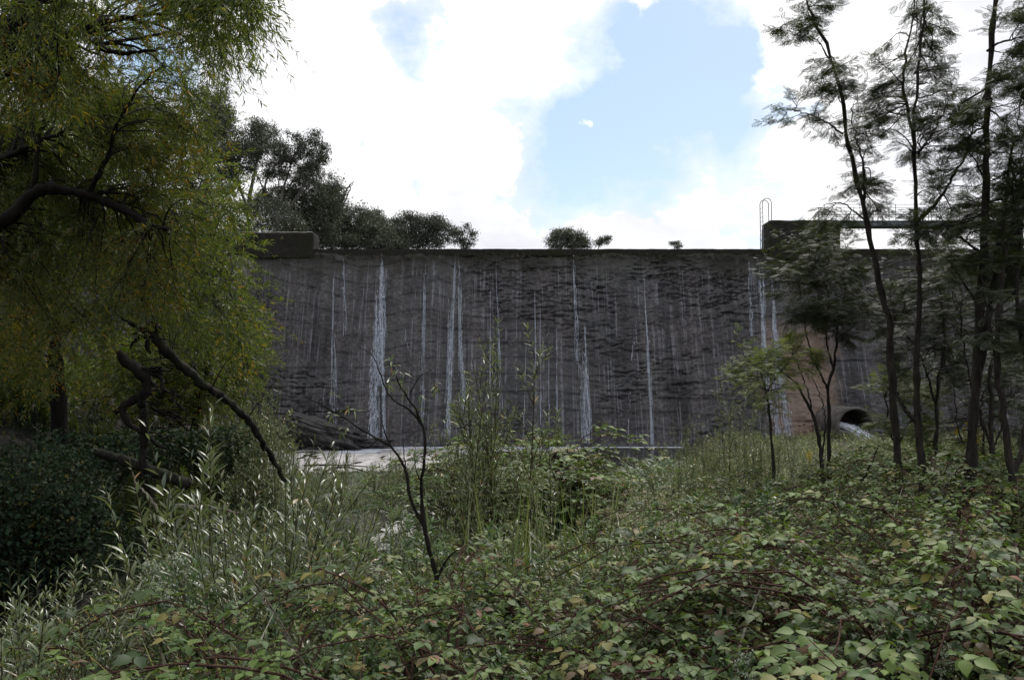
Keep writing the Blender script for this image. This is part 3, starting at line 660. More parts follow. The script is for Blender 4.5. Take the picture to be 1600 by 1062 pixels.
#@@TREES
# ------------------------------------------------------------------ willows on the left bank
def gnd(px, py, d, dz=-.15):
    p = P(px, py, d); return (p[0], p[1], H_(p[0], p[1]) + dz)
def patch_rnd(k=.55, a=.75, seed=100):
    """natural leaf colour: patches of the crown already turned yellow"""
    def f(p):
        n = fbm(p[:, 0] * k + 9, p[:, 2] * k + p[:, 1] * .35 * k + 3, 3, seed); r = rg.random(len(p))
        return np.clip(r * .74 + (rg.random(len(p)) < sst(.50, .72, n) * a) * (.10 + .30 * rg.random(len(p))), 0, 1)
    return f
wr = patch_rnd()
def willow_twig(n, L, m, ll, drp, D0=(0, 0, -.12), hang=.32, t0=.25, rad=.0035, tm=LANCE_FAR, lw=1.0):
    def f(B, gs, gl):
        S, T = along(B, n, t0, 1.0); N = len(S)
        D = nrm(T * .55 + rdir(N) * .65 + np.array(D0))
        leafy(gs, gl, S, D, rg.uniform(.5, 1.15, N) * L, m, tm, ll, droop=rg.uniform(.3, 1., N) * hang, rad=rad, K=5, rnd=wr, spread=.75, t0=.1, nup=.5, lw=lw)
    return f
# willow whose limbs hang in from the left edge
L1 = [limb([(-190, 800, 9.5), (-170, 560, 9.5), (-120, 330, 9.3), (-50, 150, 9.), (12, 60, 8.8), (50, 5, 8.6), (110, -70, 8.4), (220, -160, 8.)], .20, .06, wob=.03),
      limb([(50, 5, 8.6), (130, -20, 8.4), (240, -50, 8.), (330, -60, 7.6), (400, -50, 7.2)], .06, .02, wob=.02),
      limb([(105, 55, 9.4), (150, 38, 9.3), (200, 28, 9.2), (262, 20, 9.0)], .045, .012),
      limb([(150, 65, 9.4), (172, 80, 9.3), (215, 82, 9.2), (262, 75, 9.1)], .04, .010),
      limb([(-60, 150, 9.), (20, 110, 9.2), (70, 75, 9.4), (105, 55, 9.4)], .05, .04)]
L1[0][0][0] = gnd(-190, 800, 9.5)
polyA = [(-60, -60), (400, -60), (412, 0), (388, 55), (345, 88), (315, 62), (290, 20), (230, 5), (160, 25), (120, 80), (110, 150), (60, 200), (-60, 220)]
tg = np.concatenate([sample(polyA, 92, 7.6, 10.8), sample([(90, 50), (395, 40), (392, 95), (345, 140), (250, 150), (90, 160)], 26, 9, 12), sample([(280, -60), (405, -60), (400, 20), (375, 60), (330, 70), (300, 30)], 15, 6.8, 8.2)])
build_tree('willow_tree', 'willow hanging its limbs in at the top left corner with thick dark trunk', 'tree', None, gnd(-190, 800, 9.5), L1, tg, willow_twig(16, .62, 15, .088, .6), M['bark_dark'], M['willow'], rk=.008)
# the big spreading willow
L2 = [limb([(-230, 760, 12), (-160, 560, 12), (-90, 430, 11.8), (-20, 365, 11.6), (20, 335, 11.5), (48, 305, 11.5), (75, 294, 11.5), (110, 300, 11.5), (140, 305, 11.5), (170, 318, 11.5), (200, 330, 11.4), (235, 352, 11.3), (277, 362, 11.2)], .13, .028, 40, .012),
      limb([(50, 300, 11.5), (57, 262, 11.5), (60, 220, 11.5), (68, 185, 11.5), (65, 150, 11.4), (50, 108, 11.3)], .042, .012, wob=.015),
      limb([(55, 215, 11.5), (50, 185, 11.5), (35, 158, 11.4), (5, 132, 11.3)], .03, .01, wob=.015),
      limb([(140, 300, 11.5), (155, 270, 11.4), (172, 235, 11.4), (182, 195, 11.3), (212, 145, 11.2), (258, 95, 11.1)], .042, .01, wob=.015),
      limb([(-120, 300, 11.8), (-40, 262, 11.8), (10, 246, 11.8), (50, 225, 11.8), (80, 213, 11.8), (115, 200, 11.8)], .06, .015, wob=.015),
      limb([(255, 362, 11.3), (258, 340, 11.3), (270, 320, 11.2), (285, 312, 11.1)], .016, .005, 12, .01),
      limb([(150, 312, 11.5), (158, 300, 11.5), (168, 302, 11.5)], .03, .02, 8, .01)]
L2[0][0][0] = gnd(-230, 760, 12)
polyB = [(-60, 90), (60, 75), (125, 105), (215, 105), (262, 105), (318, 105), (350, 140), (355, 172), (365, 215), (385, 262), (392, 320), (376, 360), (368, 395), (330, 470), (250, 520), (170, 520), (60, 560), (-60, 600)]
tg = np.concatenate([sample(polyB, 235, 11.7, 15.0), sample(polyB, 16, 10.9, 11.4)])
build_tree('willow_tree', 'big spreading willow with a dark limb arching from the left edge and ragged autumn leaves', 'tree', None, gnd(-230, 760, 12), L2, tg, willow_twig(19, .66, 17, .086, .6), M['bark_dark'], M['willow'], rk=.006)
# willow standing behind, nearer the dam
L3 = [limb([(95, 720, 18), (88, 560, 18), (75, 420, 17.8), (58, 340, 17.6), (40, 240, 17.4)], .17, .08, 26, .03),
      limb([(78, 440, 17.8), (150, 380, 17.4), (220, 330, 17.2), (300, 290, 17)], .09, .03), limb([(85, 520, 18), (190, 470, 18), (280, 440, 18.2), (350, 420, 18.4)], .09, .03)]
L3[0][0][0] = gnd(95, 720, 18)
polyC = [(-60, 200), (140, 150), (200, 180), (300, 200), (375, 275), (412, 320), (405, 350), (388, 385), (372, 420), (398, 470), (392, 520), (426, 505), (400, 560), (385, 600), (345, 590), (300, 560), (230, 530), (-60, 640)]
tg = sample(polyC, 215, 15.5, 21)
build_tree('willow_tree', 'dense green willow filling the left side behind the arching limb, close to the dam', 'tree', None, gnd(95, 720, 18), L3, tg, willow_twig(15, 1.05, 20, .12, .6, lw=1.25), M['bark_dark'], M['willow'], rk=.006)
# low willow at the pool end of the left bank
L4 = [limb([(300, 700, 24), (310, 620, 24), (330, 560, 24), (350, 500, 24)], .12, .05), limb([(310, 640, 24), (360, 600, 24), (395, 570, 24.5)], .06, .03)]
L4[0][0][0] = gnd(300, 700, 24)
tg = sample([(120, 520), (260, 520), (400, 480), (428, 520), (402, 560), (398, 610), (380, 660), (300, 650), (200, 650), (60, 650)], 120, 21, 27)
build_tree('willow_tree', 'low shaded willow behind the broken dead trunk at the end of the left bank', 'tree', None, gnd(300, 700, 24), L4, tg, willow_twig(14, 1.0, 20, .13, .5, lw=1.4), M['bark_dark'], M['willow'], rk=.006)
# dead wood: broken trunk and the leaning log
def zz(pts, d):
    return [(140 + x * .2824, 480 + y * .2824, d) for x, y in pts]
dead = thing('dead_tree', 'broken dark dead trunk with a forked knee and splintered stub in the left hollow', 'dead tree', gnd(225, 723, 12.5))
do = dead.location
def deadlimb(name, pts, r, d=12.5, mat='bark_dark', root=dead, org=None, K=26, wob=.012):
    p = crom([P(*q) for q in zz(pts, d)], K); rr = np.interp(np.linspace(0, 1, K), np.linspace(0, 1, len(r)), r) * (1 + .1 * rg.normal(size=K))
    p += rg.normal(size=p.shape) * wob; V, Q = tubes(p[None], rr[None], 9); V = V + rg.normal(size=V.shape) * .006; g = G().add(V, Q); return g.build(name, M[mat], root, tuple(org if org is not None else do), True)
deadlimb('trunk', [(160, 240), (185, 275), (255, 340), (310, 390), (322, 430), (300, 490), (235, 525), (190, 545), (180, 570), (205, 620), (245, 665), (320, 710), (430, 800)], [.035, .075, .09, .08, .075, .06, .052, .05, .04, .034, .02])
deadlimb('leg', [(285, 505), (296, 560), (302, 640), (300, 760), (300, 870), (300, 930)], [.07, .055, .05, .05, .06, .06])
for k, (a, b, c) in enumerate((((290, 335), (350, 340), (400, 325)), ((300, 350), (380, 352), (460, 350)), ((310, 365), (370, 372), (430, 366)), ((385, 350), (400, 420), (405, 490)), ((180, 555), (160, 575), (135, 578)), ((330, 430), (350, 420), (385, 455)))):
    deadlimb('broken_stub', [a, b, c], [.035, .025, .006], K=10, wob=.014)
for k in range(26):
    x, y = rg.uniform(300, 470), rg.uniform(430, 700); a = rg.uniform(-.6, .9)
    L = rg.uniform(60, 170); deadlimb('twig', [(x, y), (x + L * .5 * math.cos(a), y + L * .5 * math.sin(a) - 8), (x + L * math.cos(a), y + L * math.sin(a))], [.010, .007, .003], d=rg.uniform(12.2, 13.2), K=8)
lean = thing('dead_tree', 'long mossy dead tree leaning down from the willow to the edge of the foam pool', 'dead tree', gnd(440, 745, 16))
lo = lean.location
pts = [(225, 512, 13.0), (240, 528, 13.1), (259, 547, 13.2), (290, 576, 13.5), (324, 604, 13.9), (357, 627, 14.3), (388, 655, 14.8), (410, 690, 15.2), (426, 715, 15.7), (446, 752, 16)]
p = crom([P(*q) for q in pts], 50); p += rg.normal(size=p.shape) * .015; r = np.interp(np.linspace(0, 1, 50), [0, .15, .5, 1], [.09, .082, .06, .04]) * (1 + .1 * rg.normal(size=50))
r = r * (.8 + .5 * fbm(np.arange(50) * .35, np.zeros(50), 3, 160)); V, Q = tubes(p[None], r[None], 10); V = V + rg.normal(size=V.shape) * .007; G().add(V, Q).build('trunk', M['bark_moss'], lean, tuple(lo), True)
def pl(g, pts, r, K=10, wob=.01, sides=6):
    p = crom([P(*q) for q in pts], K); p += rg.normal(size=p.shape) * wob; V, Q = tubes(p[None], (np.interp(np.linspace(0, 1, K), np.linspace(0, 1, len(r)), r))[None], sides); g.add(V, Q)
for q in ([(228, 520, 13), (205, 505, 13), (190, 498, 13)], [(240, 522, 13), (215, 528, 12.9), (203, 545, 12.8)], [(232, 530, 13), (230, 545, 12.9), (236, 552, 12.9)], [(250, 520, 13.1), (242, 508, 13), (228, 503, 13)], [(245, 528, 13.1), (225, 516, 13), (208, 522, 13)]):
    g = G(); pl(g, q, [.05, .04, .012]); g.build('broken_stub', M['bark_dark'], lean, tuple(lo), True)
for k in range(14):
    f = rg.uniform(.1, .75); i = int(f * 49); S = p[i]; D = rdir(1)[0] * np.array([1, .6, 1]); L = rg.uniform(.4, 1.3)
    q = np.array([S, S + D * L * .5 + (0, 0, .1), S + D * L]); V, Q = tubes(crom(q, 8)[None], np.linspace(.012, .003, 8)[None], 5)
    G().add(V, Q).build('twig', M['bark_dark'], lean, tuple(lo), True)
# log added to draw the dark undercut edge of the bank, left
lp = crom([P(*q) for q in [(150, 706, 13.6), (185, 716, 13.5), (225, 730, 13.4), (262, 744, 13.3), (298, 758, 13.2)]], 40); lr = .075 * (.8 + .5 * fbm(np.arange(40) * .3, np.zeros(40), 3, 170)); lr[[0, -1]] *= .3
V, Q = tubes(lp[None], lr[None], 12); V = V + rg.normal(size=V.shape) * .01; o = G().add(V, Q).build('added_log', M['bark_moss'], org=tuple(lp[0]), smooth=True); tag(o, 'added dark log for the bank edge under the broken dead tree in the shaded hollow', 'log')
# ------------------------------------------------------------------ eucalypts behind the dam
def euc_clumps(n, sz, flat=.7, cl=(.5, 1.1)):
    def f(B, gs, gl):
        tips = B[:, -1]; N = len(tips); S2, T2 = along(B, 1, .6, .95); C = np.concatenate([tips, S2])
        for c in C:
            r = rg.uniform(*cl) * .8; k = int(n * 1.5 * (r / cl[1]) ** 1.6); d = rdir(k, .25); q = c + d * (r * 1.25 * rg.random((k, 1)) ** .75) * np.array([1, 1, flat])
            V, T, rr = place(OVATE_FAR, q, nrm(rdir(k) + np.array([0, 0, -.9])), rdir(k), sz * .85 * rg.uniform(.6, 1.3, k), sz * .85 * rg.uniform(.35, .6, k)); gl.add(V, T, rr)
    return f
def eucalypt(label, px, d, poly, ntg, n, sz, cl, trunks, r0=.28, group='eucalypts on the far bank behind the dam', cd=3., twm='bark_euc', wob=.1):
    b = P(px, 388, d); base = (b[0], b[1], H_(b[0], b[1]) - .3); LL = []
    for t in trunks:
        L = limb([(x, y, d + dd) for x, y, dd in t], r0 * .55, r0 * .15, 20, wob * .5, 7); LL.append(L)
    LL[0][0][0] = base
    tg = sample(poly, int(ntg * 1.7), d - cd, d + cd); return build_tree('eucalyptus_tree', label, 'tree', group, base, LL, tg, euc_clumps(n, sz, .7, cl), M['bark_euc'], M['euc'], 7, .05, .012, .02, 8, .12)
eucalypt('tall eucalypt rising highest behind the dam, beside the willow crown', 400, 62, [(330, 150), (352, 140), (375, 190), (405, 180), (420, 225), (395, 260), (350, 300), (320, 250)], 60, 150, .26, (.5, 1.15), [[(395, 420, 0), (385, 330, 0), (362, 250, 0), (345, 170, 0)], [(385, 330, 0), (400, 260, 1), (412, 200, 1)]], cd=3.5)
eucalypt('open-crowned eucalypt showing bare grey limbs above the abutment block', 445, 66, [(405, 245), (430, 215), (470, 210), (500, 198), (512, 222), (508, 255), (490, 290), (460, 270), (430, 275), (405, 290)], 34, 130, .26, (.4, .95), [[(430, 430, 0), (432, 350, 0), (445, 290, 0), (462, 240, 0)], [(432, 350, 0), (470, 300, 1), (498, 250, 2), (505, 215, 2)], [(432, 350, 0), (415, 310, -1), (420, 260, -1)]], cd=2.5)
eucalypt('dark rounded eucalypt just right of the open-crowned one', 500, 72, [(450, 300), (480, 275), (515, 268), (530, 300), (537, 335), (530, 375), (450, 385)], 60, 150, .28, (.6, 1.3), [[(490, 420, 0), (492, 350, 0), (498, 290, 0)], [(530, 330, 0), (540, 300, 0), (550, 285, 0)]])
eucalypt('eucalypt with a thin dead twig poking out to the right against the cloud', 535, 80, [(500, 300), (520, 290), (533, 330), (560, 325), (592, 330), (598, 355), (590, 384), (500, 386)], 60, 150, .3, (.6, 1.4), [[(550, 420, 0), (552, 370, 0), (545, 335, 0)], [(530, 340, 0), (540, 312, 0), (553, 283, 0)]], r0=.2)
eucalypt('low eucalypt with sinuous pale limbs behind the crest', 590, 88, [(560, 335), (588, 328), (604, 352), (618, 372), (615, 388), (560, 388)], 42, 130, .3, (.6, 1.3), [[(570, 420, 0), (575, 385, 0), (590, 350, 0)]])
eucalypt('broad dark eucalypt standing behind the crest right above the widest trickle', 650, 96, [(606, 345), (630, 332), (660, 336), (676, 334), (698, 350), (706, 368), (706, 388), (606, 388)], 70, 130, .32, (.7, 1.5), [[(650, 420, 0), (652, 380, 0), (640, 350, 0)], [(652, 380, 0), (680, 350, 0)]])
eucalypt('small airy eucalypt at the right end of the left-hand tree line', 722, 100, [(704, 360), (720, 347), (738, 352), (743, 372), (738, 386), (715, 388), (706, 372)], 16, 90, .32, (.5, 1.1), [[(728, 420, 0), (725, 390, 0), (722, 362, 0)], [(727, 392, 0), (738, 370, 0)]], r0=.16, cd=1.5)
eucalypt('rounded dark eucalypt standing alone above the middle of the crest', 890, 130, [(858, 372), (868, 362), (890, 358), (908, 362), (922, 376), (928, 388), (858, 388)], 36, 150, .36, (.8, 1.7), [[(893, 420, 0), (893, 388, 0), (890, 368, 0)]], r0=.3, cd=2.5)
eucalypt('small wispy eucalypt touching the lone rounded one on its right', 940, 132, [(932, 380), (938, 371), (952, 369), (957, 375), (948, 382), (936, 388)], 9, 70, .36, (.5, 1.0), [[(932, 420, 0), (934, 392, 0), (942, 375, 0)]], r0=.2, cd=1.2)
eucalypt('tiny treetop barely clearing the crest, far to the right', 1056, 150, [(1045, 382), (1052, 376), (1068, 378), (1070, 386), (1056, 388)], 7, 60, .36, (.5, .9), [[(1056, 420, 0), (1056, 395, 0), (1058, 380, 0)]], r0=.2, cd=1.)
eucalypt('brownish leafless-looking eucalypt low behind the abutment block', 430, 58, [(350, 330), (400, 300), (450, 320), (480, 345), (492, 380), (350, 380)], 46, 90, .24, (.4, 1.1), [[(400, 420, 0), (410, 370, 0), (400, 320, 0)], [(450, 420, 0), (455, 372, 0), (470, 335, 1)], [(420, 400, 0), (395, 360, 0)]], r0=.16)
eucalypt('eucalypt half hidden at the back of the willow crown on the hillside', 300, 60, [(120, 160), (300, 130), (345, 170), (360, 300), (340, 370), (120, 380)], 110, 150, .3, (.8, 1.7), [[(300, 420, 0), (290, 330, 0), (280, 200, 0)], [(220, 420, 0), (210, 300, 0), (200, 200, 0)]])
eucalypt('dense dark eucalypt filling the gap between the open-crowned one and the crest', 475, 78, [(400, 310), (450, 285), (505, 300), (540, 330), (560, 386), (400, 386)], 70, 150, .28, (.6, 1.3), [[(480, 420, 0), (480, 360, 0), (470, 310, 0)]], r0=.2)
eucalypt('squat dark eucalypt filling the tree line behind the widest trickle', 600, 92, [(545, 352), (580, 338), (620, 352), (640, 365), (645, 388), (540, 388)], 50, 140, .3, (.7, 1.3), [[(600, 420, 0), (602, 385, 0), (598, 360, 0)]], r0=.2)
eucalypt('loose eucalypt whose crown thins out against the cloud beside the willow', 425, 70, [(380, 235), (420, 190), (470, 215), (500, 240), (490, 300), (400, 320)], 40, 120, .24, (.4, .9), [[(425, 420, 0), (430, 330, 0), (440, 260, 0)], [(430, 330, 0), (400, 270, 0)]], r0=.22)
# ------------------------------------------------------------------ wattles on the right
def fronds(n, size, up=.25, t0=.3, out=.22, horiz=.35):
    def f(B, gs, gl):
        S, T = along(B, n, t0, 1.); N = len(S)
        D = nrm(T * .8 + rdir(N) * np.array([.8, .8, horiz])); L = rg.uniform(.4, 1., N) * out * 2; K = 3
        tt = np.linspace(0, 1, K); pts = S[:, None] + D[:, None] * (L[:, None] * tt)[..., None]
        V, Q = tubes(pts, np.full((N, K), .0028) * np.linspace(1, .5, K), 3); gs.add(V, Q)
        m = 5; t = np.tile(np.linspace(.25, 1, m), N); i = np.repeat(np.arange(N), m)
        pos = S[i] + D[i] * (L[i] * t)[:, None]; sd = nrm(np.cross(D[i], np.array([0, 0, 1.]))) * np.where(np.arange(len(i)) % 2, 1, -1)[:, None]
        ax = nrm(D[i] * .7 + sd * .7 + rdir(len(i)) * .3 + np.array([0, 0, -.12])); nh = np.array([0, 0, 1.]) + rdir(len(i)) * .45
        s = size * rg.uniform(.6, 1.25, len(i)); V, T_, r = place(FROND, pos, ax, nh, s, s * 1.0); gl.add(V, T_, r)
    return f
def wattle(label, base, limbs, tg, n, size, leaf='wattle', group=None, out=.22, rk=.008, t0=.3, name='wattle_tree', lift=.05):
    LL = [limb(*l[:3], **(l[3] if len(l) > 3 else {})) for l in limbs]; b = gnd(*base)
    LL[0][0][0] = b
    return build_tree(name, label, 'tree', group, b, LL, tg, fronds(n, size, out=out, t0=t0), M['bark_wattle'], M[leaf], 8, lift, rk, .005, 8, .06)
kw = dict(wob=.012)
D1 = 9.5
wattle('slender wattle leaning left, its top crossing the blue sky, nearest the pier', (1408, 800, D1),
       [([(1408, 800, D1), (1404, 739, D1), (1398, 650, D1), (1391, 560, D1), (1391, 505, D1), (1381, 471, D1), (1366, 405, D1), (1353, 345, D1), (1338, 275, D1), (1322, 215, D1), (1316, 150, D1), (1298, 90, D1), (1276, 40, D1), (1262, 0, D1), (1250, -60, D1)], .050, .010, dict(wob=.01, K=44)),
        ([(1350, 335, D1), (1350, 280, D1), (1347, 245, D1), (1336, 215, D1), (1328, 170, D1)], .018, .006, kw),
        ([(1316, 210, D1), (1290, 190, D1), (1260, 178, D1), (1230, 172, D1)], .014, .005, kw), ([(1300, 100, D1), (1275, 62, D1), (1240, 55, D1)], .01, .004, kw), ([(1353, 345, D1), (1320, 320, D1), (1290, 318, D1)], .012, .004, kw)],
       np.concatenate([sample([(1188, 170), (1205, 160), (1262, 148), (1310, 175), (1325, 205), (1260, 208), (1190, 190)], 8, 9.1, 10), sample([(1262, 92), (1300, 88), (1330, 105), (1345, 150), (1270, 150)], 15, 9.1, 10), sample([(1210, 50), (1240, 0), (1258, -30), (1295, 0), (1300, 60), (1320, 62), (1250, 70)], 13, 9.1, 10), sample([(1280, 290), (1330, 275), (1390, 290), (1400, 335), (1330, 345), (1275, 340)], 16, 9, 10.3), sample([(1340, 130), (1380, 160), (1390, 210), (1350, 250), (1320, 240)], 12, 9, 10.3)]), 7, .11, out=.13)
D2 = 9.0
wattle('upright wattle with a slim straight trunk, second of the tall ones from the pier', (1440, 810, D2),
       [([(1440, 810, D2), (1441, 740, D2), (1433, 650, D2), (1432, 580, D2), (1435, 520, D2), (1437, 440, D2), (1434, 388, D2), (1430, 300, D2), (1428, 221, D2), (1431, 150, D2), (1441, 60, D2), (1445, -40, D2)], .044, .010, dict(wob=.01, K=44)),
        ([(1429, 222, D2), (1416, 160, D2), (1412, 110, D2), (1424, 40, D2), (1430, -10, D2)], .02, .008, kw), ([(1434, 345, D2), (1462, 318, D2), (1490, 275, D2), (1512, 235, D2), (1522, 190, D2)], .022, .006, kw), ([(1432, 660, D2), (1415, 640, D2), (1404, 622, D2), (1396, 600, D2)], .026, .008, kw), ([(1434, 240, D2), (1460, 205, D2), (1478, 165, D2)], .014, .005, kw)],
       np.concatenate([sample([(1365, 90), (1400, 40), (1440, -20), (1470, 20), (1480, 90), (1440, 130), (1380, 140)], 22, 8.5, 9.8), sample([(1340, 160), (1400, 120), (1480, 100), (1530, 140), (1520, 250), (1400, 240), (1340, 200)], 46, 8.2, 10), sample([(1380, 300), (1470, 260), (1500, 300), (1480, 380), (1400, 390)], 16, 8.4, 9.8)]), 6, .11, out=.13)
D3 = 8.5
wattle('tallest wattle with a thick dark forked trunk near the right edge', (1513, 800, D3),
       [([(1513, 800, D3), (1518, 700, D3), (1523, 620, D3), (1527, 560, D3), (1530, 470, D3), (1537, 400, D3), (1540, 320, D3), (1541, 220, D3), (1547, 100, D3), (1556, -10, D3), (1565, -80, D3)], .055, .020, dict(wob=.01, K=40)),
        ([(1526, 590, D3), (1540, 520, D3), (1550, 460, D3), (1556, 400, D3), (1572, 330, D3), (1580, 250, D3)], .045, .015, kw), ([(1541, 80, D3), (1560, 68, D3), (1590, 60, D3), (1625, 55, D3)], .014, .005, kw), ([(1538, 400, D3), (1500, 370, D3), (1470, 350, D3)], .016, .005, kw), ([(1530, 480, D3), (1498, 430, D3), (1480, 400, D3)], .014, .005, kw)],
       np.concatenate([sample([(1460, 200), (1530, 150), (1600, 130), (1640, 200), (1640, 430), (1480, 440), (1440, 350)], 60, 7.9, 9.6), sample([(1555, 20), (1640, -20), (1640, 140), (1570, 100)], 12, 7.9, 9)]), 9, .115, out=.13)
wattle('multi-stemmed wattle crowding the right edge of the picture', (1588, 800, 8),
       [([(1588, 800, 8), (1580, 740, 8), (1568, 650, 8), (1556, 570, 8), (1560, 480, 8), (1575, 380, 8), (1600, 250, 8), (1610, 100, 8)], .035, .014, dict(wob=.012, K=36)), ([(1580, 750, 8), (1600, 690, 8.1), (1606, 600, 8.1), (1590, 480, 8.1), (1592, 360, 8.1), (1580, 220, 8.1)], .032, .01, kw), ([(1556, 560, 8), (1542, 480, 8), (1530, 420, 8)], .016, .005, kw)],
       np.concatenate([sample([(1550, 130), (1660, 60), (1680, 500), (1560, 520), (1530, 330)], 56, 7.5, 9.3), sample([(1500, 400), (1640, 400), (1640, 560), (1520, 560)], 16, 7.5, 9)]), 9, .115, out=.13)
wattle('thin-stemmed wattle between the tallest one and the right edge', (1555, 790, 11),
       [([(1555, 790, 11), (1550, 720, 11), (1546, 640, 11), (1550, 570, 11), (1562, 500, 11), (1568, 420, 11), (1562, 330, 11)], .035, .012, dict(wob=.02, K=30)), ([(1550, 700, 11), (1530, 640, 11), (1508, 560, 11), (1500, 480, 11)], .022, .008, kw)],
       np.concatenate([sample([(1450, 300), (1600, 250), (1640, 420), (1600, 580), (1440, 540)], 62, 10.3, 12.4)]), 9, .12, out=.15)
wattle('wattle whose grey-green foliage screens the wall between the two slim trunks', (1470, 770, 13),
       [([(1470, 770, 13), (1465, 700, 13), (1462, 620, 13), (1475, 540, 13), (1470, 460, 13), (1455, 400, 13)], .04, .012, dict(wob=.03, K=30)), ([(1464, 640, 13), (1440, 560, 13), (1400, 500, 13)], .022, .008, kw)],
       np.concatenate([sample([(1320, 385), (1440, 370), (1530, 375), (1540, 580), (1400, 590), (1330, 500)], 92, 11.5, 15)]), 9, .13, out=.18)
D6 = 13.
wattle('dark drooping wattle in front of the pier', (1296, 760, D6),
       [([(1296, 760, D6), (1295, 700, D6), (1295, 640, D6), (1294, 602, D6), (1303, 575, D6), (1307, 535, D6), (1311, 500, D6), (1320, 450, D6), (1318, 410, D6)], .035, .008, dict(wob=.01, K=36)),
        ([(1294, 610, D6), (1280, 580, D6), (1268, 550, D6), (1255, 500, D6), (1248, 440, D6)], .02, .006, kw), ([(1302, 578, D6), (1290, 520, D6), (1292, 450, D6), (1262, 400, D6)], .016, .005, kw)],
       np.concatenate([sample([(1200, 420), (1225, 370), (1275, 345), (1340, 350), (1350, 440), (1370, 500), (1290, 520), (1225, 500), (1195, 450)], 84, 11.6, 15), sample([(1230, 480), (1340, 470), (1330, 540), (1250, 530)], 10, 12, 14)]), 10, .13, out=.18)
D7 = 11.
wattle('young wattle with bright yellow-green foliage left of the outlet pipe', (1210, 760, D7),
       [([(1210, 760, D7), (1208, 720, D7), (1203, 660, D7), (1199, 620, D7), (1193, 596, D7), (1185, 570, D7)], .026, .008, dict(wob=.008, K=24)), ([(1199, 612, D7), (1215, 585, D7), (1235, 565, D7)], .012, .004, kw)],
       sample([(1130, 540), (1165, 520), (1175, 550), (1240, 535), (1265, 570), (1240, 640), (1190, 660), (1150, 630), (1140, 575)], 24, 10.0, 12.2), 7, .10, 'wattle_y', out=.17, t0=.1)
wattle('crooked small wattle with bare lower branches just left of the outlet pipe', (1287, 770, 12),
       [([(1287, 770, 12), (1284, 720, 12), (1278, 680, 12), (1270, 648, 12), (1255, 618, 12), (1240, 596, 12), (1222, 580, 12), (1200, 560, 12)], .036, .006, dict(wob=.008, K=30)), ([(1270, 648, 12), (1262, 610, 12), (1250, 580, 12), (1242, 560, 12)], .016, .004, kw), ([(1284, 715, 12), (1290, 660, 12), (1282, 620, 12), (1268, 585, 12)], .014, .004, kw)],
       sample([(1150, 560), (1200, 530), (1260, 520), (1290, 560), (1240, 590), (1170, 600)], 20, 11.5, 12.5), 8, .11, 'wattle_y', out=.12)
wattle('low bushy wattle under the slim trunks right of the outlet pipe', (1400, 760, 15),
       [([(1400, 760, 15), (1398, 700, 15), (1390, 660, 15), (1380, 620, 15)], .03, .01, dict(wob=.02, K=20)), ([(1398, 710, 15), (1420, 660, 15), (1440, 640, 15)], .015, .005, kw)],
       np.concatenate([sample([(1355, 600), (1400, 560), (1470, 590), (1480, 660), (1440, 690), (1365, 670)], 44, 14, 16)]), 9, .13, 'wattle_y', out=.16)
wattle('thin young wattle stems bunched right of the tallest trunk', (1535, 760, 14),
       [([(1535, 760, 14), (1538, 700, 14), (1532, 640, 14), (1540, 600, 14)], .025, .008, dict(wob=.02, K=20)), ([(1535, 740, 14), (1560, 680, 14), (1580, 620, 14)], .02, .006, kw), ([(1535, 740, 14), (1500, 680, 14), (1490, 600, 14)], .02, .006, kw)],
       np.concatenate([sample([(1440, 540), (1620, 520), (1640, 690), (1450, 690)], 95, 13, 17)]), 8, .13, out=.16)

#@@UNDER
# ------------------------------------------------------------------ undergrowth
def plant_root(name, label, cat, group=None): return thing(name, label, cat, (0, 0, 0), group)
def mk_shoot(ns, height, ll, m, lab, cat='willow shoot', leaf='shoot', side=0, spread=.35, tm=LANCE, rad=.006, stem='stem', name='willow_shoot', droop=.08, lsp=.95, rnd=None, lw=1.):
    """a clump of upright leafy stems, built round the origin"""
    root = plant_root(name, lab, cat); gs = G(); gl = G()
    a = rg.random(ns) * 6.28; rr = rg.random(ns) * .12 * height
    S = np.stack([rr * np.cos(a), rr * np.sin(a), np.full(ns, -.1)], -1)
    D = nrm(np.stack([np.cos(a) * spread * rg.random(ns), np.sin(a) * spread * rg.random(ns), np.ones(ns)], -1))
    L = height * rg.uniform(.6, 1.08, ns); L[0] = height
    leafy(gs, gl, S, D, L, m, tm, ll, lw=lw, droop=droop, rad=rad, t0=.2, spread=lsp, K=7, nup=.8, rnd=rnd, sides=4)
    if side:
        t = rg.uniform(.25, .85, (ns, side)); i = np.repeat(np.arange(ns), side); t = t.ravel()
        q = S[i] + D[i] * (L[i] * t)[:, None]; dd = nrm(D[i] * .9 + rdir(len(i)) * .55 + (0, 0, .3))
        leafy(gs, gl, q, dd, L[i] * .38 * (1.15 - t), max(6, m // 3), tm, ll * .85, lw=lw, droop=.12, rad=rad * .45, t0=.1, spread=lsp, K=4, nup=.8, rnd=rnd)
    gs.build('stem', M[stem], root); gl.build('foliage', M[leaf], root, smooth=True); root['hh'] = float(height); return root
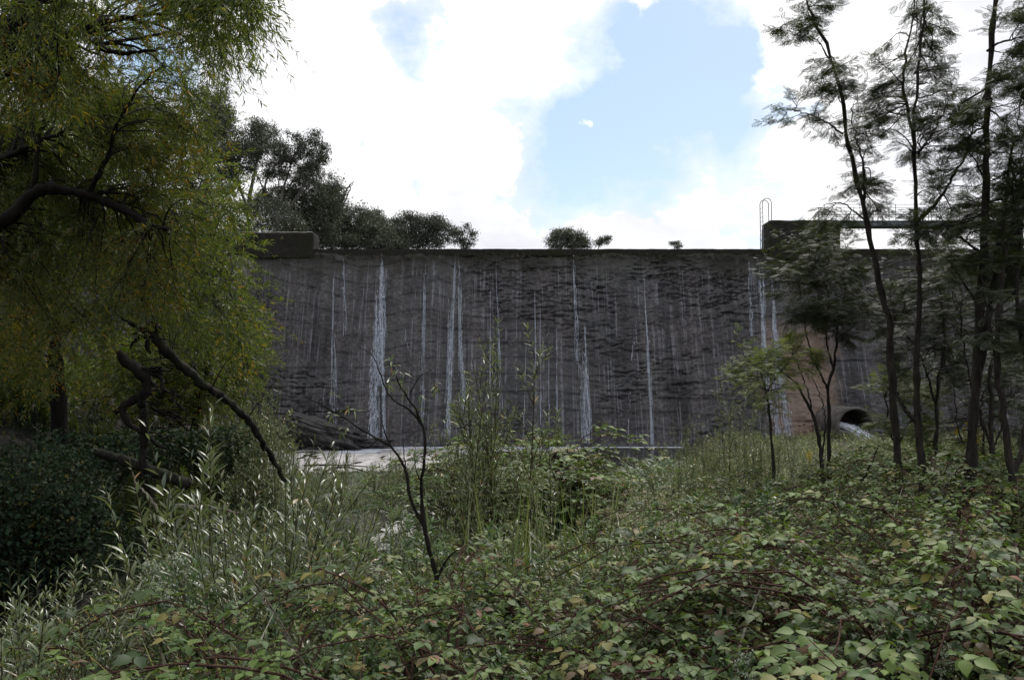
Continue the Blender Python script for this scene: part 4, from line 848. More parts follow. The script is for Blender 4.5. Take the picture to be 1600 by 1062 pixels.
def mk_bramble(nc, reach, hgt, lab, leaf='bramble', ll=.043, near=True):
    root = plant_root('bramble_bush', lab, 'bramble'); gs = G(); gl = G(); K = 14; P_ = []; 
    for c in range(nc):
        a = rg.random() * 6.28; r = reach * rg.uniform(.6, 1.15); hh = hgt * rg.uniform(.6, 1.1); t = np.linspace(0, 1, K); b = a + rg.normal() * .5
        s = rg.random() * .25; z = -.1 + hh * (np.sin(np.pi * np.clip(t * .80, 0, 1)) ** .8) * 1.02
        x = (s + r * t) * math.cos(a) + r * .25 * t * t * math.cos(b); y = (s + r * t) * math.sin(a) + r * .25 * t * t * math.sin(b)
        P_.append(np.stack([x, y, z], -1) + rg.normal(size=(K, 3)) * .012)
    P_ = np.array(P_); V, Q = tubes(P_, np.linspace(.0055, .002, K)[None] * np.ones((nc, 1)), 4); gs.add(V, Q)
    m = int(32 * reach / .8); S, T = along(P_, m, .12, 1.); N = len(S); sd = nrm(np.cross(T, np.array([0, 0, 1.]))) * np.where(rg.random(N) < .5, 1, -1)[:, None]
    pd = nrm(T * rg.uniform(.1, .9, (N, 1)) + sd * .8 + rdir(N) * .35 + (0, 0, .45)); pl_ = rg.uniform(.05, .13, N)
    V, Q = tubes(S[:, None] + pd[:, None] * (pl_[:, None] * np.linspace(0, 1, 3)[None])[..., None], np.full((N, 3), .0013), 3); gs.add(V, Q)
    E = S + pd * pl_[:, None]; fwd = nrm(pd * np.array([1, 1, .25]) + rdir(N) * .12); nh = nrm(np.array([0, 0, 1.]) + rdir(N) * .42)
    si = nrm(np.cross(fwd, nh)); r0 = rg.random(N); sz = ll * rg.uniform(.4, 1.3, N); tm = OVATE if near else OVATE_FAR
    for ang, k, dist in ((0, 1.0, .022), (1.15, .82, 0), (-1.15, .82, 0), (2.05, .62, 0), (-2.05, .62, 0)):
        use = np.ones(N, bool) if abs(ang) < 1.5 else rg.random(N) < .35
        ax = fwd * math.cos(ang) + si * math.sin(ang) + np.array([0, 0, -.18]); V, T_, r = place(tm, (E + fwd * dist)[use], ax[use], (nh + rdir(N) * .15)[use], (sz * k)[use], (sz * k)[use] * 1.0, np.clip(r0 + rg.normal(size=N) * .03, 0, 1)[use]); gl.add(V, T_, r)
    gs.build('cane', M['stem_red'], root); gl.build('foliage', M[leaf], root, smooth=True); root['hh'] = float(hgt); return root
def blades(g, C, n, L, spread, w, droop=.7, K=5, lean=None, ang=1.1, r0=0., r1=1.):
    """grass blades round the centres C"""
    N = len(C) * n; c = np.repeat(C, n, 0) + np.concatenate([rg.normal(size=(N, 2)) * spread, np.zeros((N, 1))], 1)
    d = rdir(N) * np.array([ang, ang, .2]) + (0, 0, 1.)
    if lean is not None: d = d + lean
    d = nrm(d); L_ = L * rg.uniform(.5, 1.15, N); t = np.linspace(0, 1, K); dr = droop * rg.uniform(.3, 1.2, N); out = nrm(d * np.array([1, 1, 0]) + 1e-6)
    p = c[:, None] + d[:, None] * (L_[:, None] * t)[..., None] + out[:, None] * (L_ * dr * .5)[:, None, None] * (t * t)[..., None] - np.array([0, 0, 1.]) * (L_ * dr * .8)[:, None, None] * (t ** 2.2)[..., None]
    s = nrm(np.cross(out, np.array([0, 0, 1.])) + rdir(N) * .5); ww = (w * rg.uniform(.6, 1.3, N))[:, None] * np.array([1, 1, .85, .55, .1, .05])[:K][None]
    if K != 5: ww = (w * rg.uniform(.6, 1.3, N))[:, None] * np.linspace(1, .1, K)[None]
    V = np.stack([p - s[:, None] * ww[..., None], p + s[:, None] * ww[..., None]], 2).reshape(-1, 3)
    b = (np.arange(N) * K * 2)[:, None] + (np.arange(K - 1) * 2)[None]; T = np.stack([b, b + 1, b + 3, b + 2], -1).reshape(-1, 4)
    g.add(V, T, np.repeat(rg.uniform(r0, r1, N), K * 2))
def mk_tussock(n, L, w, lab, mat, spread=.1, droop=.8, lean=None, ang=1., name='grass_tussock', cat='grass tussock'):
    g = G(); blades(g, np.zeros((1, 3)) - (0, 0, .05), n, L, spread, w, droop, lean=lean, ang=ang); o = g.build(name, M[mat], smooth=True); tag(o, lab, cat); o['hh'] = float(L * .75); return o
def mk_fleabane(height, lab, nb=120, nl=110):
    root = plant_root('fleabane', lab, 'flowering weed'); gs = G(); gl = G(); gb = G(); S = np.zeros((1, 3)); D = np.array([[.03, .02, 1.]])
    leafy(gs, gl, S, D, height, nl, LANCE, .085, lw=.75, droop=.02, rad=.005, t0=.1, spread=.8, K=8, nup=.8, sides=5)
    n = 22; t = rg.uniform(.62, 1., n); q = D * (height * t)[:, None]; a = rg.random(n) * 6.28; dd = nrm(np.stack([np.cos(a), np.sin(a), np.full(n, 1.3)], -1)); L = (1.15 - t) * height * .22 + .03
    leafy(gs, gl, q, dd, L, 7, LANCE_FAR, .03, droop=.0, rad=.0018, spread=.7, K=3)
    k = 7; p = q[:, None] + dd[:, None] * (L[:, None] * rg.uniform(.6, 1.05, (n, k)))[..., None] + rg.normal(size=(n, k, 3)) * .008; p = p.reshape(-1, 3)
    u = nrm(rdir(len(p)) * .5 + (0, 0, 1.)); V, Q = tubes(p[:, None] + u[:, None] * (.012 * np.linspace(0, 1, 4))[None, :, None], np.array([.0018, .004, .0042, .002])[None] * np.ones((len(p), 1)), 6); gb.add(V, Q)
    gs.build('stem', M['stem_green'], root); gl.build('foliage', M['fresh'], root, smooth=True); gb.build('flower_head', M['bud'], root, smooth=True); root['hh'] = height; return root
USED = set()
def put(protos, px, d, top=None, sc=None, label=None, group=None, dz=0., rnd_s=.0, gz=None):
    pr = protos[rg.integers(len(protos))] if isinstance(protos, list) else protos
    p = P(px, 700, d); z = H_(p[0], p[1]) if gz is None else gz
    if sc is None: sc = max(.25, (P(px, top, d)[2] - z) / pr['hh'] * (1.12 if pr.name.startswith(('willow', 'bramble')) else 1.))
    if pr.name.startswith('bramble') and d < 9: sc = min(sc, 1.3)
    sc *= 1 + rnd_s * rg.normal(); loc = (p[0], p[1], z + dz)
    if pr.name not in USED:
        USED.add(pr.name); pr.location = tuple(map(float, loc)); pr.scale = (sc,) * 3; pr.rotation_euler = (0, 0, rg.random() * 6.28); o = pr
        if label: o['label'] = label
        if group: o['group'] = group
        return o
    o = dup(pr, loc, rg.random() * 6.28, sc, label, group); return o
# near willow shoots -------------------------------------------------
yr = patch_rnd(.8, .35, 120)
sh = [mk_shoot(n, hh, .078, int(m * 1.35), 'willow shoot') for n, hh, m in ((4, 1.5, 46), (5, 1.35, 42), (3, 1.7, 52), (6, 1.2, 38), (4, 1.6, 50), (5, 1.5, 46))]
def topline(xs, ys): return lambda x: float(np.interp(x, xs, ys))
g1 = 'willow shoots crowding the near left corner'
l1 = 'leafy willow shoot with pale glinting leaves in the near left corner'
for k in range(26):
    px = rg.uniform(-60, 112); d = rg.uniform(3.3, 5.2); put(sh, px, d, top=rg.uniform(865, 990), label=l1, group=g1)
for px, d, top in ((15, 4.4, 872), (60, 4.2, 862), (95, 4.8, 905), (0, 4.0, 880)): put(sh, px, d, top=top, label=l1, group=g1)
g2 = 'willow shoots lining the near side of the stream'; l2 = 'tall leafy willow shoot with white-glinting narrow leaves below the dead trunk'
for px, d, top in ((285, 5.6, 655), (318, 5.9, 640), (345, 6.2, 668), (390, 6.6, 672), (412, 7, 700), (300, 6.6, 705), (365, 5.6, 735), (440, 6.4, 720), (330, 6.9, 760)): put(sh, px, d, top=top, label=l2, group=g2)
n = 0
while n < 78:
    px = rg.uniform(225, 620); d = rg.uniform(4.6, 9.5); top = topline([225, 300, 420, 520, 620], [790, 740, 745, 790, 830])(px) + rg.uniform(0, 130)
    if px < 330 and d < 8.5: continue
    p = P(px, 700, d); gap = seg_dist(p[0], p[1], ST)
    if gap < .35 or (485 < px < 640 and top < 985): continue
    put(sh, px, d, top=top, label='leafy willow shoot in the dense mass between stream and foreground brambles', group='willow shoots in the dense mass by the stream'); n += 1
# shoots further off ------------------------------------------------------
tall = [mk_shoot(n, hh, .10, m, 'tall willow shoot', side=9, spread=.16, tm=LANCE_FAR, rad=.011, rnd=None, lw=1.15) for n, hh, m in ((2, 3.6, 46), (2, 3.2, 42), (2, 3.9, 46), (3, 2.8, 38))]
for px, d, top in ((712, 12.5, 620), (735, 12.5, 545), (748, 12, 508), (765, 12.3, 590), (790, 12, 522), (806, 12.8, 560), (700, 13, 650), (775, 13, 640), (752, 13.4, 600), (722, 11.5, 670), (815, 13, 640)):
    put(tall, px, d, top=top, label='tall willow shoot rising in the middle of the picture in front of the trickles', group='tall willow shoots in the middle')
mid = [mk_shoot(n, hh, .085, m, 'leafy shrub', 'shrub', leaf='herb', side=7, spread=.5, tm=LANCE_FAR, rad=.007, name='leafy_shrub', lw=1.5) for n, hh, m in ((6, 1.5, 34), (7, 1.3, 30), (5, 1.7, 38), (8, 1.2, 30))]
for k in range(46):
    px = rg.uniform(640, 930); d = rg.uniform(8.5, 15); top = topline([640, 700, 800, 930], [800, 745, 755, 805])(px) + rg.uniform(0, 70) + (15 - d) * 4
    p = P(px, 700, d)
    if seg_dist(p[0], p[1], ST) < .1: continue
    put(mid if rg.random() < .55 else sh, px, d, top=top, label='leafy stem clump in the tangle in front of the overgrown stump', group='leafy stems in front of the overgrown stump')
for k in range(104):
    px = rg.uniform(1040, 1640); d = 13 + 30 * rg.random(); top = topline([1050, 1120, 1200, 1270, 1330, 1400, 1600], [668, 655, 672, 700, 712, 700, 675])(px) + rg.uniform(-8, 55)
    put(mid, px, d, top=top, label='leafy shrub in the thicket between the right brambles and the dam foot', group='shrubs in the thicket before the dam')
for px, d, top in ((1135, 20, 618), (1150, 20, 600), (1122, 21, 640), (1165, 19, 625), (1090, 24, 655), (1075, 25, 665), (1185, 17, 650), (1108, 20, 660)):
    put(tall, px, d, top=top, label='pale willow shoot standing against the wall just right of the open water', group='pale willow shoots right of the open water')
n = 0
while n < 95:
    px = rg.uniform(330, 720); d = rg.uniform(9.5, 27); p = P(px, 700, d)
    if seg_dist(p[0], p[1], ST) < .3: continue
    put(mid if rg.random() < .6 else sh, px, d, sc=rg.uniform(.5, 1.05), label='low leafy stem clump on the grassy flat below the foam pool', group='leafy stems on the flat below the foam pool'); n += 1
for k in range(26):
    px = rg.uniform(1060, 1640); d = rg.uniform(11, 26); put(tall if k % 2 else mid, px, d, top=topline([1060, 1150, 1250, 1320, 1400, 1600], [650, 655, 680, 715, 690, 655])(px) + rg.uniform(-10, 40), label='taller leafy shrub standing out of the right-hand thicket', group='taller shrubs in the right-hand thicket')
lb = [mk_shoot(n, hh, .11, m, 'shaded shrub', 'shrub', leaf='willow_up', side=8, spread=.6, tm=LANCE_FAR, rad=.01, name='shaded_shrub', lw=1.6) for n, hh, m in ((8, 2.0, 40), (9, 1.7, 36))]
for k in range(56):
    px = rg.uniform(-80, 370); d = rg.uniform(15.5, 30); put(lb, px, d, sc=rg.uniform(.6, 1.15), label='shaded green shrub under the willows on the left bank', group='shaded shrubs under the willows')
# far left bank edge
for k in range(40):
    f = rg.random(); px = rg.uniform(352, 450); d = np.interp(f, [0, 1], [17, 34]) ; top = topline([350, 400, 430, 450], [600, 590, 612, 650])(px) + rg.uniform(0, 90)
    if px > 430 - (34 - d) * 1.5 + 18: continue
    put(tall if k % 3 else mid, px, d, top=top, label='green leafy stem clump on the edge of the left bank beside the foam pool', group='stem clumps beside the foam pool')
ly = [mk_shoot(5, 1.5, .09, 26, 'x', 'shrub', leaf='yellowed', spread=.3, tm=LANCE_FAR, name='yellow_shrub', lw=1.6, side=5)] if 'yellowed' in M else None
if ly:
    for px, d, top, lab in ((1528, 15, 610, 'shrub with bright yellow leaves left of the tallest right-hand trunk'), (1595, 14, 640, 'yellow-leaved shrub at the right edge behind the thin stems'), (1265, 24, 690, 'small shrub with reddish yellow leaves left of the outlet pipe'), (60, 16, 690, 'yellow-leaved shrub in the shade at the left edge')): put(ly, px, d, top=top, label=lab)
# brambles --------------------------------------------------------------
bm = [mk_bramble(n, r, hh, 'bramble') for n, r, hh in ((10, .95, .7), (9, 1.1, .8), (12, .85, .65), (10, 1.0, .9), (8, 1.2, .75))]
gb1 = 'brambles along the bottom of the picture'; lb1 = 'low bramble bush at the bottom edge left of the forked sapling'
for k in range(18):
    px = 60 + 960 * rg.random() ** .6; d = rg.uniform(2.7, 4.6); top = topline([0, 100, 250, 330, 560, 700, 1000], [1005, 1000, 985, 960, 930, 900, 905])(px) + rg.uniform(0, 90) + (4.6 - d) * 30
    if px < 430: top = 1040 + rg.uniform(0, 40)
    right = px > 640
    if right and d > 3.6 and rg.random() < .6: continue
    put(bm, px, d, top=top, label='low bramble bush at the bottom edge right of the forked sapling' if right else lb1, group='brambles at the middle of the bottom edge' if right else gb1)
gb2 = 'brambles of the big mound on the right'; lb2 = 'arching bramble bush in the big leafy mound at the lower right'
for k in range(60):
    px = rg.uniform(940, 1700); d = rg.uniform(3.0, 8.6); f = (d - 3) / 5.6
    if px < 1120 and d < 5.5 and rg.random() < .5: continue
    far = topline([940, 1050, 1120, 1250, 1350, 1450, 1600, 1700], [985, 925, 815, 768, 768, 715, 730, 732])(px); near = topline([940, 1100, 1400, 1700], [1030, 975, 945, 930])(px)
    top = near + (far - near) * f ** .7 + rg.uniform(-22, 80); put(bm, px, d, top=top, label=lb2, group=gb2)
mb = [mk_bramble(12, .9, .9, 'bramble', 'bramble', .075, False), mk_bramble(10, 1.1, 1., 'bramble', 'bramble', .075, False)]
for k in range(20):
    px = rg.uniform(770, 862); d = rg.uniform(15.5, 20); top = topline([760, 800, 850, 885, 910], [745, 690, 683, 700, 740])(px) + rg.uniform(0, 70)
    if 845 < px < 905 and d < 17.8: continue
    put(mb, px, d, top=top, label='bramble bush draped over the mound round the dark stump', group='brambles round the dark stump')
for k in range(30):
    px = rg.uniform(1160, 1640); d = rg.uniform(8.5, 15); put(mb, px, d, top=topline([1080, 1250, 1450, 1640], [755, 745, 725, 715])(px) + rg.uniform(-15, 30), label='bramble bush round the feet of the slim right-hand trees', group='brambles round the feet of the right-hand trees')
weeds = [mk_shoot(n, hh, .055, m, 'weed', 'weed', leaf=lf, side=6, spread=.45, tm=LANCE, rad=.004, name='leafy_weed', lw=w) for n, hh, m, lf, w in ((5, .9, 44, 'fresh', 1.5), (6, .8, 40, 'shoot', 1.3), (4, 1.0, 50, 'herb', 1.1), (5, .9, 40, 'shoot', 1.8))]
for k in range(150):
    px = 430 + 1220 * rg.random() ** 1.25; d = rg.uniform(3.4, 8.8); f = (d - 3.4) / 5.4; top = 985 - f * topline([430, 900, 1100, 1600], [140, 170, 225, 265])(px) + rg.uniform(-85, 25)
    put(weeds, px, d, top=top, label='slim leafy weed growing up through the brambles in the foreground', group='leafy weeds among the foreground brambles')
tuf = [mk_tussock(70, .55, .0035, 'grass tuft', m_, .06, .8, None, .7) for m_ in ('grass', 'drygrass', 'grass')]
for k in range(90):
    px = rg.uniform(350, 1650); d = rg.uniform(3.0, 8.5); f = (d - 3.) / 5.5; top = 990 - f * topline([350, 900, 1100, 1600], [120, 160, 220, 250])(px) + rg.uniform(-50, 30)
    put(tuf, px, d, top=top, label='thin grass tuft sticking out between the foreground brambles', group='grass tufts among the foreground brambles')
for k in range(34):
    px = rg.uniform(620, 1120); d = rg.uniform(3.6, 7.5); f = (d - 3.6) / 3.9; put(sh, px, d, top=915 - 110 * f + rg.uniform(-45, 30), label='leafy willow shoot mixed into the brambles between the sapling and the right mound', group='willow shoots mixed into the middle brambles')
# the stump: an upturned root plate with hanging roots
st = P(876, 770, 17.6); stz = H_(st[0], st[1])
stump = thing('tree_stump', 'dark rotten tree stump with hanging roots standing before the pool', 'stump', (st[0], st[1], stz))
K = 26; A, Zs = np.meshgrid(np.arange(40) * 2 * np.pi / 40, np.linspace(-.2, 1, K), indexing='ij')
top = P(876, 703, 17.6)[2] - stz; rr = (.25 + .10 * Zs) * (.40 + 1.15 * fbm(np.cos(A) * 2 + 4, np.sin(A) * 2 + Zs * 2 + 5, 4, 130)) * np.where(Zs > .96, .35, 1)
Vv = np.stack([st[0] + rr * np.cos(A) + .12 * Zs, st[1] + rr * np.sin(A), stz + Zs * top], -1); i = np.arange(40)[:, None]; j = np.arange(K - 1)[None]; i2 = (i + 1) % 40
g = G().add(Vv, np.stack([i * K + j, i2 * K + j, i2 * K + j + 1, i * K + j + 1], -1).reshape(-1, 4)); cc = Vv[:, -1].mean(0); g.add(np.vstack([cc, Vv[:, -1]]), [[0, 1 + q, 1 + (q + 1) % 40, 1 + (q + 1) % 40] for q in range(40)])
g.build('trunk', M['bark_dark'], stump, (st[0], st[1], stz), True)
g = G(); n = 170; a = rg.uniform(0, 6.28, n); S = np.stack([st[0] + .08 + .38 * np.cos(a), st[1] + .38 * np.sin(a), stz + top * rg.uniform(.35, 1.05, n)], -1); t = np.linspace(0, 1, 7)
o_ = np.stack([np.cos(a), np.sin(a), 0 * a], -1); L = rg.uniform(.3, 1.1, n); pp = S[:, None] + o_[:, None] * (.16 * np.sin(t * 2.2))[None, :, None] - np.array([0, 0, 1.]) * (L[:, None] * t[None] ** 1.4)[..., None] + rg.normal(size=(n, 7, 3)) * .012
V, Q = tubes(pp, np.full((n, 7), .009) * np.linspace(1, .4, 7), 4); g.add(V, Q); o = g.build('roots', M['bark_dark'], stump, (st[0], st[1], stz)); o['kind'] = 'stuff'
g = G(); blades(g, Vv[::3, -1] + (0, 0, -.02), 22, .26, .07, .005, 1.7, ang=1.4); o = g.build('grass_cap', M['drygrass'], stump, (st[0], st[1], stz), True)
# grasses ------------------------------------------------------------------
tus = [mk_tussock(n, L, w, 'tussock', 'reed', .12, 1.0, None, 1.1) for n, L, w in ((260, .85, .007), (220, .75, .007), (300, .95, .006))]
n = 0
while n < 46:
    px = rg.uniform(440, 690); d = rg.uniform(13, 29); p = P(px, 700, d)
    if seg_dist(p[0], p[1], ST) < -.05: continue
    put(tus, px, d, sc=rg.uniform(.7, 1.15), label='drooping grey-green grass tussock between the foam pool and the willow shoots', group='grass tussocks in front of the foam pool'); n += 1
reeds = [mk_tussock(240, 1.25, .012, 'reeds', 'reed', .22, .75, None, .75, 'reed_clump', 'reeds') for k in range(2)]
for px, d, top in ((968, 27, 722), (990, 26.5, 706), (1015, 27, 700), (1040, 27.5, 702), (1062, 26, 712), (1080, 27, 718), (1000, 24.5, 728), (1050, 24.5, 728), (1095, 25, 715)): put(reeds, px, d, top=top, label='lush green arching reed clump on the right edge of the open water', group='reed clumps at the right edge of the open water')
cat = mk_shoot(2, 1.9, .5, 5, 'lone dark brown dock stem standing up from the water edge left of the reeds', 'dock stem', leaf='herb', spread=.05, tm=LANCE_FAR, name='dock_plant', lw=.12, lsp=.25); put(cat, 945, 25, top=702)
def field(name, label, n, pxr, dr, mat, L, w, droop, per=14, lean=None, ang=1.1, spread=.12, dens=None, r0=0., r1=1.):
    px = rg.uniform(*pxr, n * 3); u = rg.random(n * 3); d = dr[0] * (dr[1] / dr[0]) ** u; x = (px - 800) / F * d; y = d
    k = seg_dist(x, y, ST) > .05; z = h(x, y); k &= z > -.02
    if dens is not None: k &= rg.random(len(x)) < dens(px, d)
    C = np.stack([x, y, z - .03], -1)[k][:n]; g = G(); blades(g, C, per, L, spread, w, droop, lean=lean, ang=ang, r0=r0, r1=r1); o = g.build(name, M[mat], smooth=True); tag(o, label, 'grass', kind='stuff'); return o
field('dry_grass', 'pale flattened dry grass right of the dark stump', 3000, (880, 1110), (11, 24), 'drygrass', .72, .008, 1.2, 14, np.array([-.35, -.25, 0]), 1.2, .1, lambda px, d: np.exp(-((px - 985 - (20 - d) * 2) / 85) ** 2))
field('grass', 'rough mixed grass on the low ground by the stream', 2600, (380, 1500), (7, 30), 'grass', .42, .006, 1., 12, None, 1.2, .14)
field('grass', 'short grass and weeds on the near bank', 1500, (-100, 1750), (2.2, 7), 'grass', .34, .0035, .9, 14, None, 1.1, .1)
field('dry_grass', 'dead straw among the brambles', 900, (600, 1750), (2.2, 7.5), 'drygrass', .55, .0026, .7, 7, None, 1., .12)
def herbs(name, label, n, pxr, dr, mat, hgt, m, ll, lw=1.6, dens=None, zmin=-.02, side=1.):
    px = rg.uniform(*pxr, n * 3); u = rg.random(n * 3); d = dr[0] * (dr[1] / dr[0]) ** u; x = (px - 800) / F * d; y = d; z = h(x, y)
    k = (z > zmin) & (np.minimum(seg_dist(x, y, ST), seg_dist(x, y, ST2)) > .05)
    k &= rg.random(len(x)) < sst(.36, .56, fbm(x * .55 + 3, y * .38 + 8, 3, 180)) * .95 + .05
    if dens is not None: k &= rg.random(len(x)) < dens(px, d)
    S = np.stack([x, y, z - .05], -1)[k][:n]; N = len(S); gs = G(); gl = G()
    leafy(None, gl, S, nrm(rdir(N) * .45 + (0, 0, 1.)), hgt * rg.uniform(.4, 1.1, N) * (.55 + 1.0 * fbm(S[:, 0] * .8, S[:, 1] * .5, 3, 185)), m, LANCE_FAR, ll, lw=lw, droop=.15, spread=1., nup=1.); o = gl.build(name, M[mat], smooth=True); tag(o, label, 'undergrowth', kind='stuff'); return o
herbs('undergrowth', 'dense leafy undergrowth on the right between the brambles and the dam', 3600, (980, 1800), (9, 30), 'herb', .95, 18, .07, dens=lambda px, d: np.where((px < 1085) & (d > 10) & (d < 25), .12, 1.))
herbs('undergrowth', 'leafy undergrowth at the very foot of the dam on the right', 2600, (1050, 1750), (28, 43), 'herb', .8, 20, .10)
herbs('undergrowth', 'leafy undergrowth in the middle of the low ground', 1500, (560, 960), (7.5, 26), 'herb', .7, 18, .065, dens=lambda px, d: np.where((px > 890) & (d > 11), .12, 1.))
herbs('undergrowth', 'leafy undergrowth among the willow shoots', 1500, (150, 640), (5, 14), 'herb', .6, 18, .065, dens=lambda px, d: np.where((px < 265) & (d < 11), 0., 1.))
herbs('undergrowth', 'leafy litter under the foreground brambles', 1500, (-150, 1800), (2.3, 8), 'herb', .38, 14, .05, dens=lambda px, d: np.where((px > 100) & (px < 265) & (d > 5), 0., 1.))
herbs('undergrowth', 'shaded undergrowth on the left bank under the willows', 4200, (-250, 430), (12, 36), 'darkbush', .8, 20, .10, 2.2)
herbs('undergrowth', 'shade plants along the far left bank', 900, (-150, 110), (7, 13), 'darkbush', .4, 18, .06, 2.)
# dark bush far left
def darkmass(label, centers, n, ll):
    root = thing('dark_bush', label, 'bush', (centers[0][0][0], centers[0][0][1], H_(centers[0][0][0], centers[0][0][1]))); b = tuple(root.location); gl = G(); gs = G()
    for c, s in centers:
        c = np.array(c); d = rdir(n); q = c + d * (rg.random((n, 1)) ** .35) * np.array(s) * (.35 + 1.3 * fbm(d[:, 0] * 2.4 + 4 + c[0], d[:, 2] * 2.4 + 9, 3, 150))[:, None]
        V, T, r = place(OVATE, q, nrm(rdir(n) + (0, -.2, -.4)), nrm(rdir(n) * .8 + (0, -.4, 1.)), ll * rg.uniform(.6, 1.3, n)); gl.add(V, T, r)
        m = 60; d = rdir(m); t = np.linspace(0, 1, 6)[None, :, None]; b0 = np.array([c[0], c[1], H_(c[0], c[1])]); e = c + d * np.array(s) * .9; p = b0 + (e - b0)[:, None] * t + np.array([0, 0, .3]) * np.sin(t * np.pi); V, Q = tubes(p, np.full((m, 6), .007), 4); gs.add(V, Q)
    gs.build('stem', M['stem'], root, b); gl.build('foliage', M['darkbush'], root, b, True)
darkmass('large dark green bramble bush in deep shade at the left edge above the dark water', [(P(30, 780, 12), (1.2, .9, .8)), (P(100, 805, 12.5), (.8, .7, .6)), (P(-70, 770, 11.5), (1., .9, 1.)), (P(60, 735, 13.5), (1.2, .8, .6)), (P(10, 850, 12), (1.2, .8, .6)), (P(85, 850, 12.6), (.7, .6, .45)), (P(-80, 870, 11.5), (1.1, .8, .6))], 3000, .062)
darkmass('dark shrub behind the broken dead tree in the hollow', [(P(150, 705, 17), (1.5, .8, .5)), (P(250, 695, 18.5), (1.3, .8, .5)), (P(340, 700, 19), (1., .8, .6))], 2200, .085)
# crest growth
n = 1500; x = rg.uniform(XL + 8, XR - 6, n); z = ZT - .28 - np.abs(rg.normal(size=n)) * .22; g = G(); C = np.stack([x, wall_y(x, z, -.02), z], -1)
blades(g, C, 4, .26, .05, .009, 1.7, ang=1.2, lean=np.array([0, -1.2, -.2])); o = g.build('moss', M['mossy'] if 'mossy' in M else M['grass'], smooth=True); tag(o, 'mossy brown-green fringe hanging just under the crest of the dam', 'moss', kind='stuff')
# individual accents ---------------------------------------------------------
fl = mk_fleabane(1.15, 'green weed topped with a column of small white buds at the bottom right'); put(fl, 1372, 3.1, top=945)
for px, d, top, lab in ((1478, 3.0, 1005, 'second budding weed just right of the tallest white-budded one at the bottom right'), (242, 4.6, 872, 'green budding weed standing against the dark water, left one of the pair'), (284, 4.5, 862, 'green budding weed standing against the dark water, right one of the pair'), (1150, 2.9, 1018, 'short budding weed at the bottom edge left of the white-budded weeds'), (620, 9.0, 790, 'pale green slender weed left of the centre sapling beside the bright water'), (1060, 8.0, 800, 'slender grey-green weed rising from the pale grass'), (1335, 6.5, 800, 'slender weed poking out of the bramble mound on the right')):
    put(fl, px, d, top=top, label=lab)
fb = [mk_shoot(9, .8, .085, 46, 'fresh bright green narrow-leaved plant at the bottom right corner', 'weed', leaf='fresh', spread=.6, tm=LANCE, name='leafy_weed', lw=.8, stem='stem_green', lsp=.7)]
for px, d, top, lab in ((1560, 2.9, 945, 'fresh bright green narrow-leaved plant filling the bottom right corner'), (1520, 2.8, 990, 'low bright green narrow-leaved plant left of the one in the bottom right corner'), (1615, 3.0, 930, 'bright green narrow-leaved plant cut off by the right edge at the bottom'), (1300, 2.6, 1040, 'bright green narrow-leaved plant at the bottom edge left of the white-budded weed')): put(fb, px, d, top=top, label=lab)
broom = mk_tussock(150, 1.0, .004, 'fine upright grey-green stalk clump in front of the overgrown stump', 'grass', .22, .15, None, .28, 'rush_clump', 'rushes'); put(broom, 785, 7.2, top=808)
put(broom, 862, 7.6, top=812, label='second fine upright stalk clump, right of the first one')
put(broom, 950, 8.4, top=800, label='fine upright stalk clump at the left edge of the pale dry grass')
# centre sapling -------------------------------------------------------------
def fromz5(x, y): return (450 + x * .3879, 650 + y * .3879)
DS = 5.0
S = [[(673, 1045, DS), (673, 995, DS), (680, 930, DS), (682, 908, DS), (678, 885, DS), (672, 862, DS), (663, 821, DS), (660, 790, DS), (658, 755, DS), (662, 720, DS), (665, 690, DS), (661, 665, DS), (652, 645, DS), (635, 618, DS), (622, 598, DS), (615, 575, DS)],
     [(663, 823, DS), (655, 808, DS), (646, 790, DS), (638, 765, DS), (636, 740, DS), (628, 722, DS), (612, 698, DS), (592, 686, DS), (566, 672, DS), (545, 657, DS), (530, 648, DS), (505, 634, DS), (478, 620, DS)],
     [(681, 908, DS), (690, 888, DS), (700, 872, DS), (712, 860, DS), (722, 850, DS)], [(660, 665, DS), (640, 640, DS), (615, 625, DS), (600, 600, DS), (585, 560, DS), (560, 540, DS)], [(636, 745, DS), (632, 715, DS), (630, 690, DS)], [(612, 698, DS), (600, 672, DS), (596, 640, DS)], [(592, 686, DS), (570, 700, DS), (548, 690, DS)], [(640, 615, DS), (655, 590, DS), (672, 578, DS)], [(660, 755, DS), (650, 735, DS), (648, 712, DS)]]
R0 = [(.017, .004), (.012, .003), (.008, .003), (.007, .002), (.005, .002), (.005, .002), (.004, .0015), (.004, .0015), (.005, .002)]
LL = [limb(p, a, b, 34, .003, 7) for p, (a, b) in zip(S, R0)]
def sap(B, gs, gl):
    Sx, T = along(B, 2, .4, 1.); leafy(gs, gl, Sx, nrm(T + rdir(len(Sx)) * .4), .09, 3, LANCE, .055, droop=.3, rad=.0012)
base = gnd(673, 1045, DS); LL[0][0][0] = base
tg = np.concatenate([sample([(590, 560), (680, 560), (690, 640), (600, 640)], 9, 4.8, 5.2), sample([(480, 600), (560, 620), (600, 700), (540, 700)], 5, 4.8, 5.2), sample([(680, 850), (735, 830), (740, 880), (690, 890)], 6, 4.8, 5.2), sample([(640, 680), (700, 680), (700, 760), (620, 760)], 5, 4.8, 5.2)])
build_tree('sapling', 'nearly bare dark sapling with a forked crooked stem in the centre foreground', 'sapling', None, base, LL, tg, sap, M['bark_dark'], M['shoot'], 8, .05, .004, .0015, 8, .06)
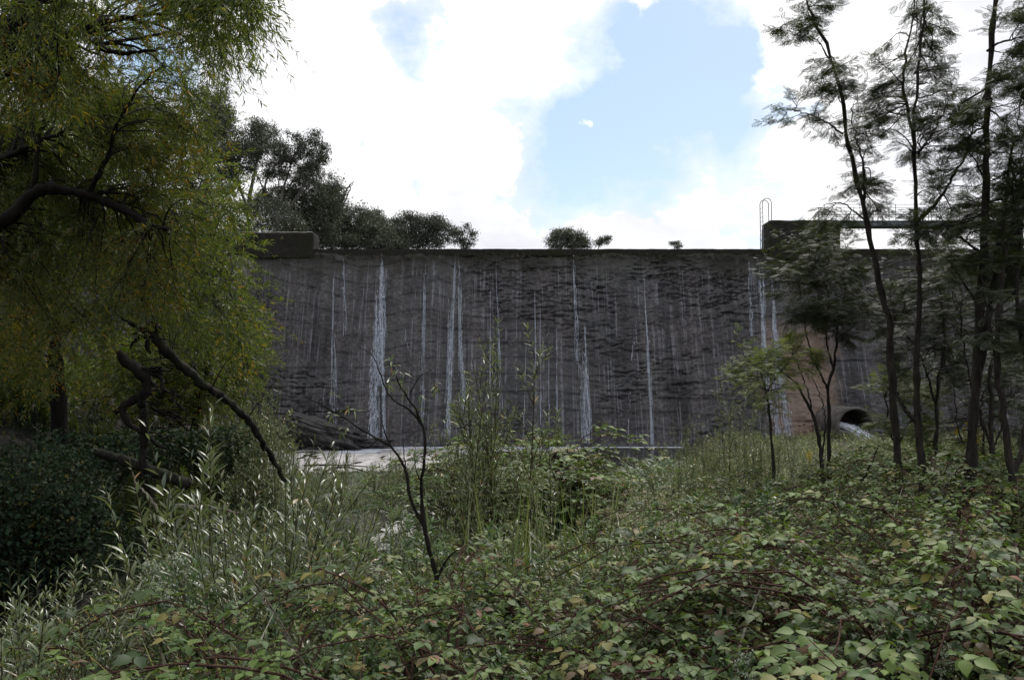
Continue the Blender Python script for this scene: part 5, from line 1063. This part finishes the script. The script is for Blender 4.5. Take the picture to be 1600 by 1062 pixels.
# dead twigs and fallen branches ------------------------------------------------
def stick(name, label, pts, r, mat='deadwood', K=16, wob=.006, cat='fallen branch', group=None):
    p = crom([P(*q) for q in pts], K); p += rg.normal(size=p.shape) * wob; V, Q = tubes(p[None], np.linspace(r, r * .4, K)[None], 6); o = G().add(V, Q).build(name, M[mat], org=tuple(p[0]), smooth=True); tag(o, label, cat, group)
stick('fallen_branch', 'grey fallen branch lying among the shoots below the leaning trunk', [(275, 790, 9.5), (320, 792, 9.5), (360, 798, 9.4), (400, 806, 9.2)], .028)
stick('bare_branch', 'curved bare branch sticking up at the left of the hollow', [(248, 800, 8.6), (232, 775, 8.7), (215, 758, 8.8), (206, 738, 8.9)], .016, cat='branch')
stick('fallen_branch', 'thin dark branch lying flat in the foam of the pool', [(475, 727, 33.5), (510, 726, 33.5), (545, 727, 33.5), (575, 729, 33)], .045, 'bark_dark')
stick('fallen_branch', 'arched bare branch at the near edge of the foam pool', [(500, 742, 29), (520, 731, 29), (545, 730, 29), (575, 738, 29)], .04, 'bark_dark')
stick('bare_branch', 'dark slanting stick rising from the shrubs below the outlet pipe', [(1340, 765, 9), (1356, 735, 9), (1372, 700, 9)], .014, 'bark_dark', cat='branch')
n = 80
for k in range(n):
    px = rg.uniform(420, 1600); d = rg.uniform(3.2, 6.5); x, y = (px - 800) / F * d, d; z = H_(x, y)
    a = rg.uniform(-.5, .5); L = rg.uniform(.6, 1.35); p = np.array([[x, y, z], [x + a * L * .5, y, z + L * .6], [x + a * L * 1.2, y + .05, z + L]]); p = crom(p, 10) + rg.normal(size=(10, 3)) * .006
    V, Q = tubes(p[None], np.linspace(.0035, .0015, 10)[None], 5); o = G().add(V, Q).build('dead_stalk', M['deadwood'], org=tuple(p[0])); tag(o, 'thin pale dead stalk poking up through the foreground brambles', 'stalk', 'dead stalks among the brambles')
# red berries / leaves patch
for protos in (sh, tall, mid, bm, mb, lb, tus, reeds, weeds, tuf):
    for pr in protos:
        if pr.name not in USED:
            for c in list(pr.children): bpy.data.objects.remove(c)
            bpy.data.objects.remove(pr)
for o in bpy.data.objects:
    if 'hh' in o.keys(): del o['hh']
